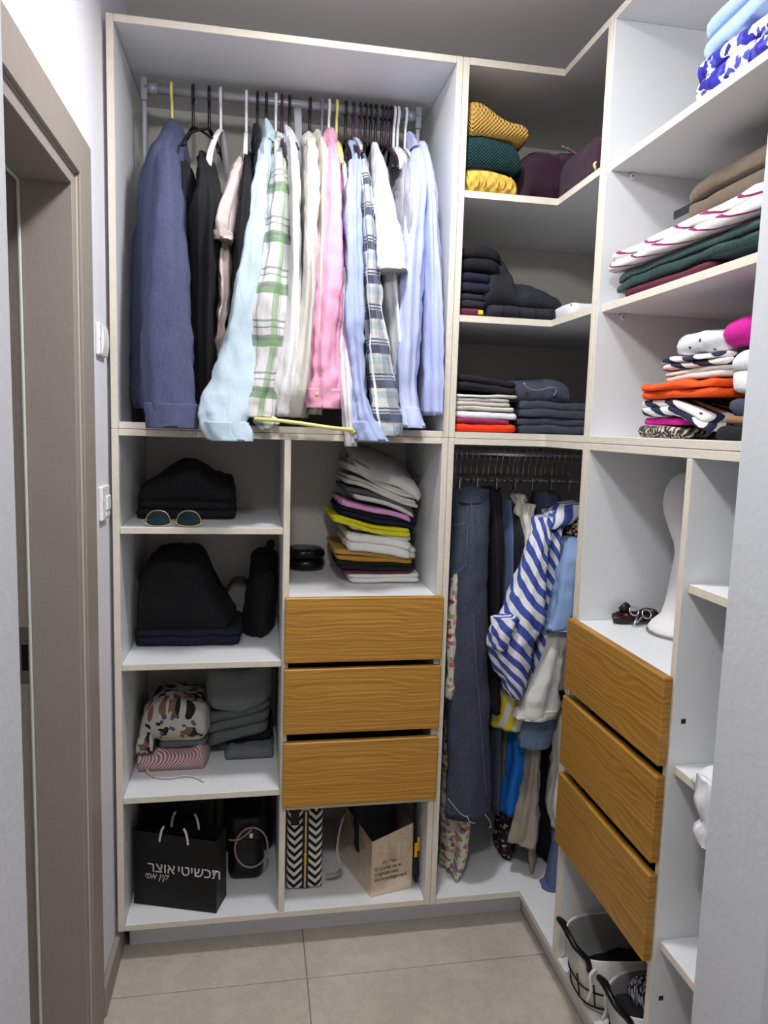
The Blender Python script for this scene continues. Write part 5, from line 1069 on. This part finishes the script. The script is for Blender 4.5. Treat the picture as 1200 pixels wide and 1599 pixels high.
rfold('folded_blouse', 'bright magenta top rolled beside the dotted white one', 'top', 1.262, 1.50, -.790, -.682, S3 + .180, S3 + .232, fab('hot_pink', (208, 34, 150)), 1, 107, group=G, wr=.006, rad=.028)
rfold('folded_blouse', 'black folded top at the bottom right of the bright stack', 'top', 1.262, 1.50, -.880, -.690, S3, S3 + .030, C_BLACK, 1, 108, group=G)
rfold('folded_blouse', 'brown folded top above the black one at the right', 'top', 1.266, 1.50, -.880, -.722, S3 + .031, S3 + .046, fab('tobacco', (140, 104, 74)), 1, 109, group=G)
rfold('folded_jeans', 'dark blue folded denim above the brown top at the right', 'jeans', 1.266, 1.50, -.880, -.722, S3 + .047, S3 + .084, C_DENIM, 1, 110, group=G, wr=.007)
rfold('folded_blouse', 'white rolled top at the far right under the magenta one', 'top', 1.262, 1.50, -.880, -.722, S3 + .088, S3 + .170, fab('white_jersey', (222, 222, 222)), 2, 111, group=G, wr=.008)

# ------------------------------------------------------------------ right-hand lower bays
hp = (1.4,-0.4683,1.0882)
prof = [(.0, 0), (.088, 0), (.092, .010), (.084, .024), (.062, .044), (.053, .08), (.047, .13), (.042, .175), (.040, .20), (.044, .225), (.054, .26), (.063, .295), (.066, .325), (.063, .352), (.053, .375), (.036, .391), (.018, .398), (.0005, .40)]
pf = []
for i in range(len(prof) - 1):
    for f in (0, .5): pf.append(tuple(a + (c - a) * f for a, c in zip(prof[i], prof[i + 1])))
V, F = lathe((1.42, -.425, 1.0688), pf + [prof[-1]], 40, .98, .92)
V = [(x - (.012 * max(0, min(1, (z - 1.29) / .08)) if x < 1.42 else 0), y, z) for x, y, z in V]
wh = single('wig_stand', 'white mannequin head stand with a long neck behind the divider', 'mannequin head', V, F, solid('matte_white_foam', (226, 222, 222), .7))
V, F = sweep([(1.42 + .0915 * math.cos(a * PI / 20), -.425 + .086 * math.sin(a * PI / 20), 1.0715) for a in range(40)], .002, 6, closed=True); mesh('base_ring', V, F, solid('grey_felt', (120, 118, 116), .9), wh)
t = thing('belt', 'dark brown patent belt coiled beside the scissors', 'belt', (1.35, -.325, 1.068))
M_PAT = solid('dark_brown_patent', (40, 24, 26), .2)
V, F = sweep(smooth_path([(1.288, -0.314, 1.0818), (1.316, -0.308, 1.0887), (1.351, -0.306, 1.0841), (1.381, -0.308, 1.0933), (1.396, -0.326, 1.0910), (1.374, -0.334, 1.0818), (1.336, -0.332, 1.0818), (1.301, -0.331, 1.0795), (1.282, -0.322, 1.0806)], 6), .009, 10, .011); mesh('strap', V, F, M_PAT, t)
V, F = sweep([(1.306, -0.318, 1.1025), (1.321, -0.312, 1.1117), (1.328, -0.308, 1.1048)], .010, 10); mesh('loop', V, F, M_PAT, t)
V, F = rb(1.311, 1.317, -.332, -.314, 1.086, 1.094, .001); mesh('buckle', V, F, M_GOLD, t, smooth=False)
t = thing('scissors', 'small steel scissors lying on the coiled brown belt', 'scissors', (1.346, -0.341, 1.0680))
for c_, s in (((1.328, -0.340, 1.1048), 1), ((1.360, -0.346, 1.0979), -1)):
    pts = [(c_[0] + .012 * math.cos(2 * PI * k / 24), c_[1] + .006 * math.sin(2 * PI * k / 24), c_[2] + .010 * math.sin(2 * PI * k / 24)) for k in range(24)]
    V, F = sweep(pts, .002, 8, closed=True); mesh('finger_ring', V, F, M_STEEL, t)
for a_, b_ in (((1.338, -0.343, 1.0956), (1.314, -0.366, 1.0720)), ((1.350, -0.349, 1.0933), (1.312, -0.362, 1.0717))):
    V, F = sweep([a_, tuple((Vector(a_) + Vector(b_)) / 2), b_], [.0028, .0034, .0008], 8, [.0016, .0016, .0006]); mesh('blade', V, F, M_STEEL, t)
# laundry baskets
M_CANV = fab('white_canvas', (206, 204, 196), crease=.25); M_CANVIN = fab('grey_lining', (150, 150, 148), crease=.2)
M_LINE = solid('black_print', (24, 24, 26), .8)
def basket(label, xc, yc, rx, ry, zr, seed, fill_label):
    t = thing('laundry_basket', label, 'basket', (xc, yc, BT)); n = 48
    def sup(a, k): c_, s_ = math.cos(a), math.sin(a); return (xc + (1 - k) * .010 + rx * k * math.copysign(abs(c_) ** .7, c_), yc + ry * k * math.copysign(abs(s_) ** .7, s_))
    V = []; F = []; rows = [(.80, BT + .001), (.84, BT + .007), (.90, BT + .05), (.96, BT + .10), (1.0, zr), (.985, zr + .003), (.965, zr - .004), (.90, BT + .08), (.80, BT + .012)]
    for k, z in rows:
        for j in range(n):
            a = 2 * PI * j / n; x, y = sup(a, k); d = .004 * nz(x * 14, y * 14, seed + z * 9); V.append((x + d * math.cos(a), y + d * math.sin(a), z + (.006 * math.sin(3 * a + seed) if z > BT + .11 else 0)))
    for i in range(len(rows) - 1):
        for j in range(n): F.append([i * n + j, i * n + (j + 1) % n, (i + 1) * n + (j + 1) % n, (i + 1) * n + j])
    F.append(list(range(n))[::-1]); F.append([(len(rows) - 1) * n + j for j in range(n)])
    mi = [1 if i // n >= 6 else 0 for i in range(len(F) - 2)] + [0, 1]
    mesh('tub', V, F, [M_CANV, M_CANVIN], t, mi=mi)
    def wall(a, z, o_=.0035):
        k = .84 + (1 - .84) * (z - BT) / (zr - BT); x, y = sup(a, k + .012); return (x - .002, y, z)
    for z in (BT + .062,):
        V, F = sweep([wall(PI * (.62 + .76 * i / 24), z) for i in range(25)], .0022, 6); mesh('printed_line', V, F, M_LINE, t)
    V, F = sweep([wall(PI * (.62 + .76 * i / 24), BT + .020) for i in range(25)], .0022, 6); mesh('printed_line', V, F, M_LINE, t)
    for a in (.85, 1.05, 1.22):
        V, F = sweep([wall(PI * a, z) for z in (BT + .02, BT + .062, BT + .085)], .0020, 6); mesh('printed_line', V, F, M_LINE, t)
    hpts = smooth_path([wall(PI * 1.19, zr - .030), wall(PI * 1.18, zr - .002), (xc - rx - .012, yc - ry * .50, zr + .026), (xc - rx - .018, yc, zr + .040), (xc - rx - .012, yc + ry * .50, zr + .028), wall(PI * .82, zr - .002), wall(PI * .81, zr - .030)], 5)
    V, F = sweep(hpts, .0075, 10); mesh('handle', V, F, M_LEATH, t)
    for a in (.76, 1.24):
        q = wall(PI * a, zr - .02); V, F = sweep(smooth_path([q, (q[0] - .012, q[1], q[2] - .015), (q[0] - .010, q[1] - .004, q[2] - .055), (q[0] - .014, q[1] + .004, q[2] - .085)], 4), .0042, 8); mesh('tassel', V, F, M_ROPE, t)
    return t
basket('white canvas laundry basket with black handles, nearly empty, left of the two', 1.335, -.425, .165, .098, .272, 1, '')
basket('white canvas laundry basket overflowing with black clothes, right of the two', 1.345, -.622, .165, .083, .272, 2, '')
lump('black_laundry', 'black cloth lying low inside the left laundry basket', 'clothes', [(1.225, .150), (1.26, .188), (1.34, .196), (1.42, .188), (1.455, .150)], -.492, -.356, .133, C_BLACK, seed=120, wr=.01)
lump('black_laundry', 'black clothes heaped in the right laundry basket', 'clothes', [(1.205, .20), (1.225, .250), (1.29, .274), (1.36, .280), (1.43, .265), (1.460, .20)], -.684, -.562, .15, C_BLACK2, seed=121, wr=.014)
lump('lace_blouse', 'black top with silvery lace trim on the heap in the right laundry basket', 'top', [(1.238, .262), (1.255, .288), (1.29, .300), (1.325, .285), (1.34, .26)], -.645, -.575, .255, fab('black_lace', (26, 26, 30), pattern=p_blobs(150, .0028, [(170, 170, 176), (130, 130, 138)])), seed=122, wr=.008)
# narrow side bay
t = thing('white_towel', 'white cloth draped over the shelf edge in the narrow side bay', 'towel', (1.30, -.84, .889))
lump('folded_part', '', '', [(1.205, .900), (1.22, .925), (1.28, .935), (1.36, .930), (1.44, .895)], -.880, -.800, .8895, C_BRIGHT, seed=123, parent=t, wr=.006)
V, F, U = loft([(1.206, -.852, .918, .007, .030), (1.203, -.856, .88, .007, .028), (1.203, -.864, .84, .007, .018), (1.203, -.858, .81, .008, .024), (1.204, -.866, .790, .006, .014)], 5, 30, (5, .16), .005, 124); mesh('hanging_part', V, F, C_BRIGHT, t, uv=U)
lump('white_cloth', 'white crumpled cloth on the bottom board of the narrow side bay', 'cloth', [(1.235, .13), (1.26, .165), (1.32, .175), (1.40, .16), (1.45, .13)], -.880, -.765, BT, C_WHITE, seed=125, wr=.01)
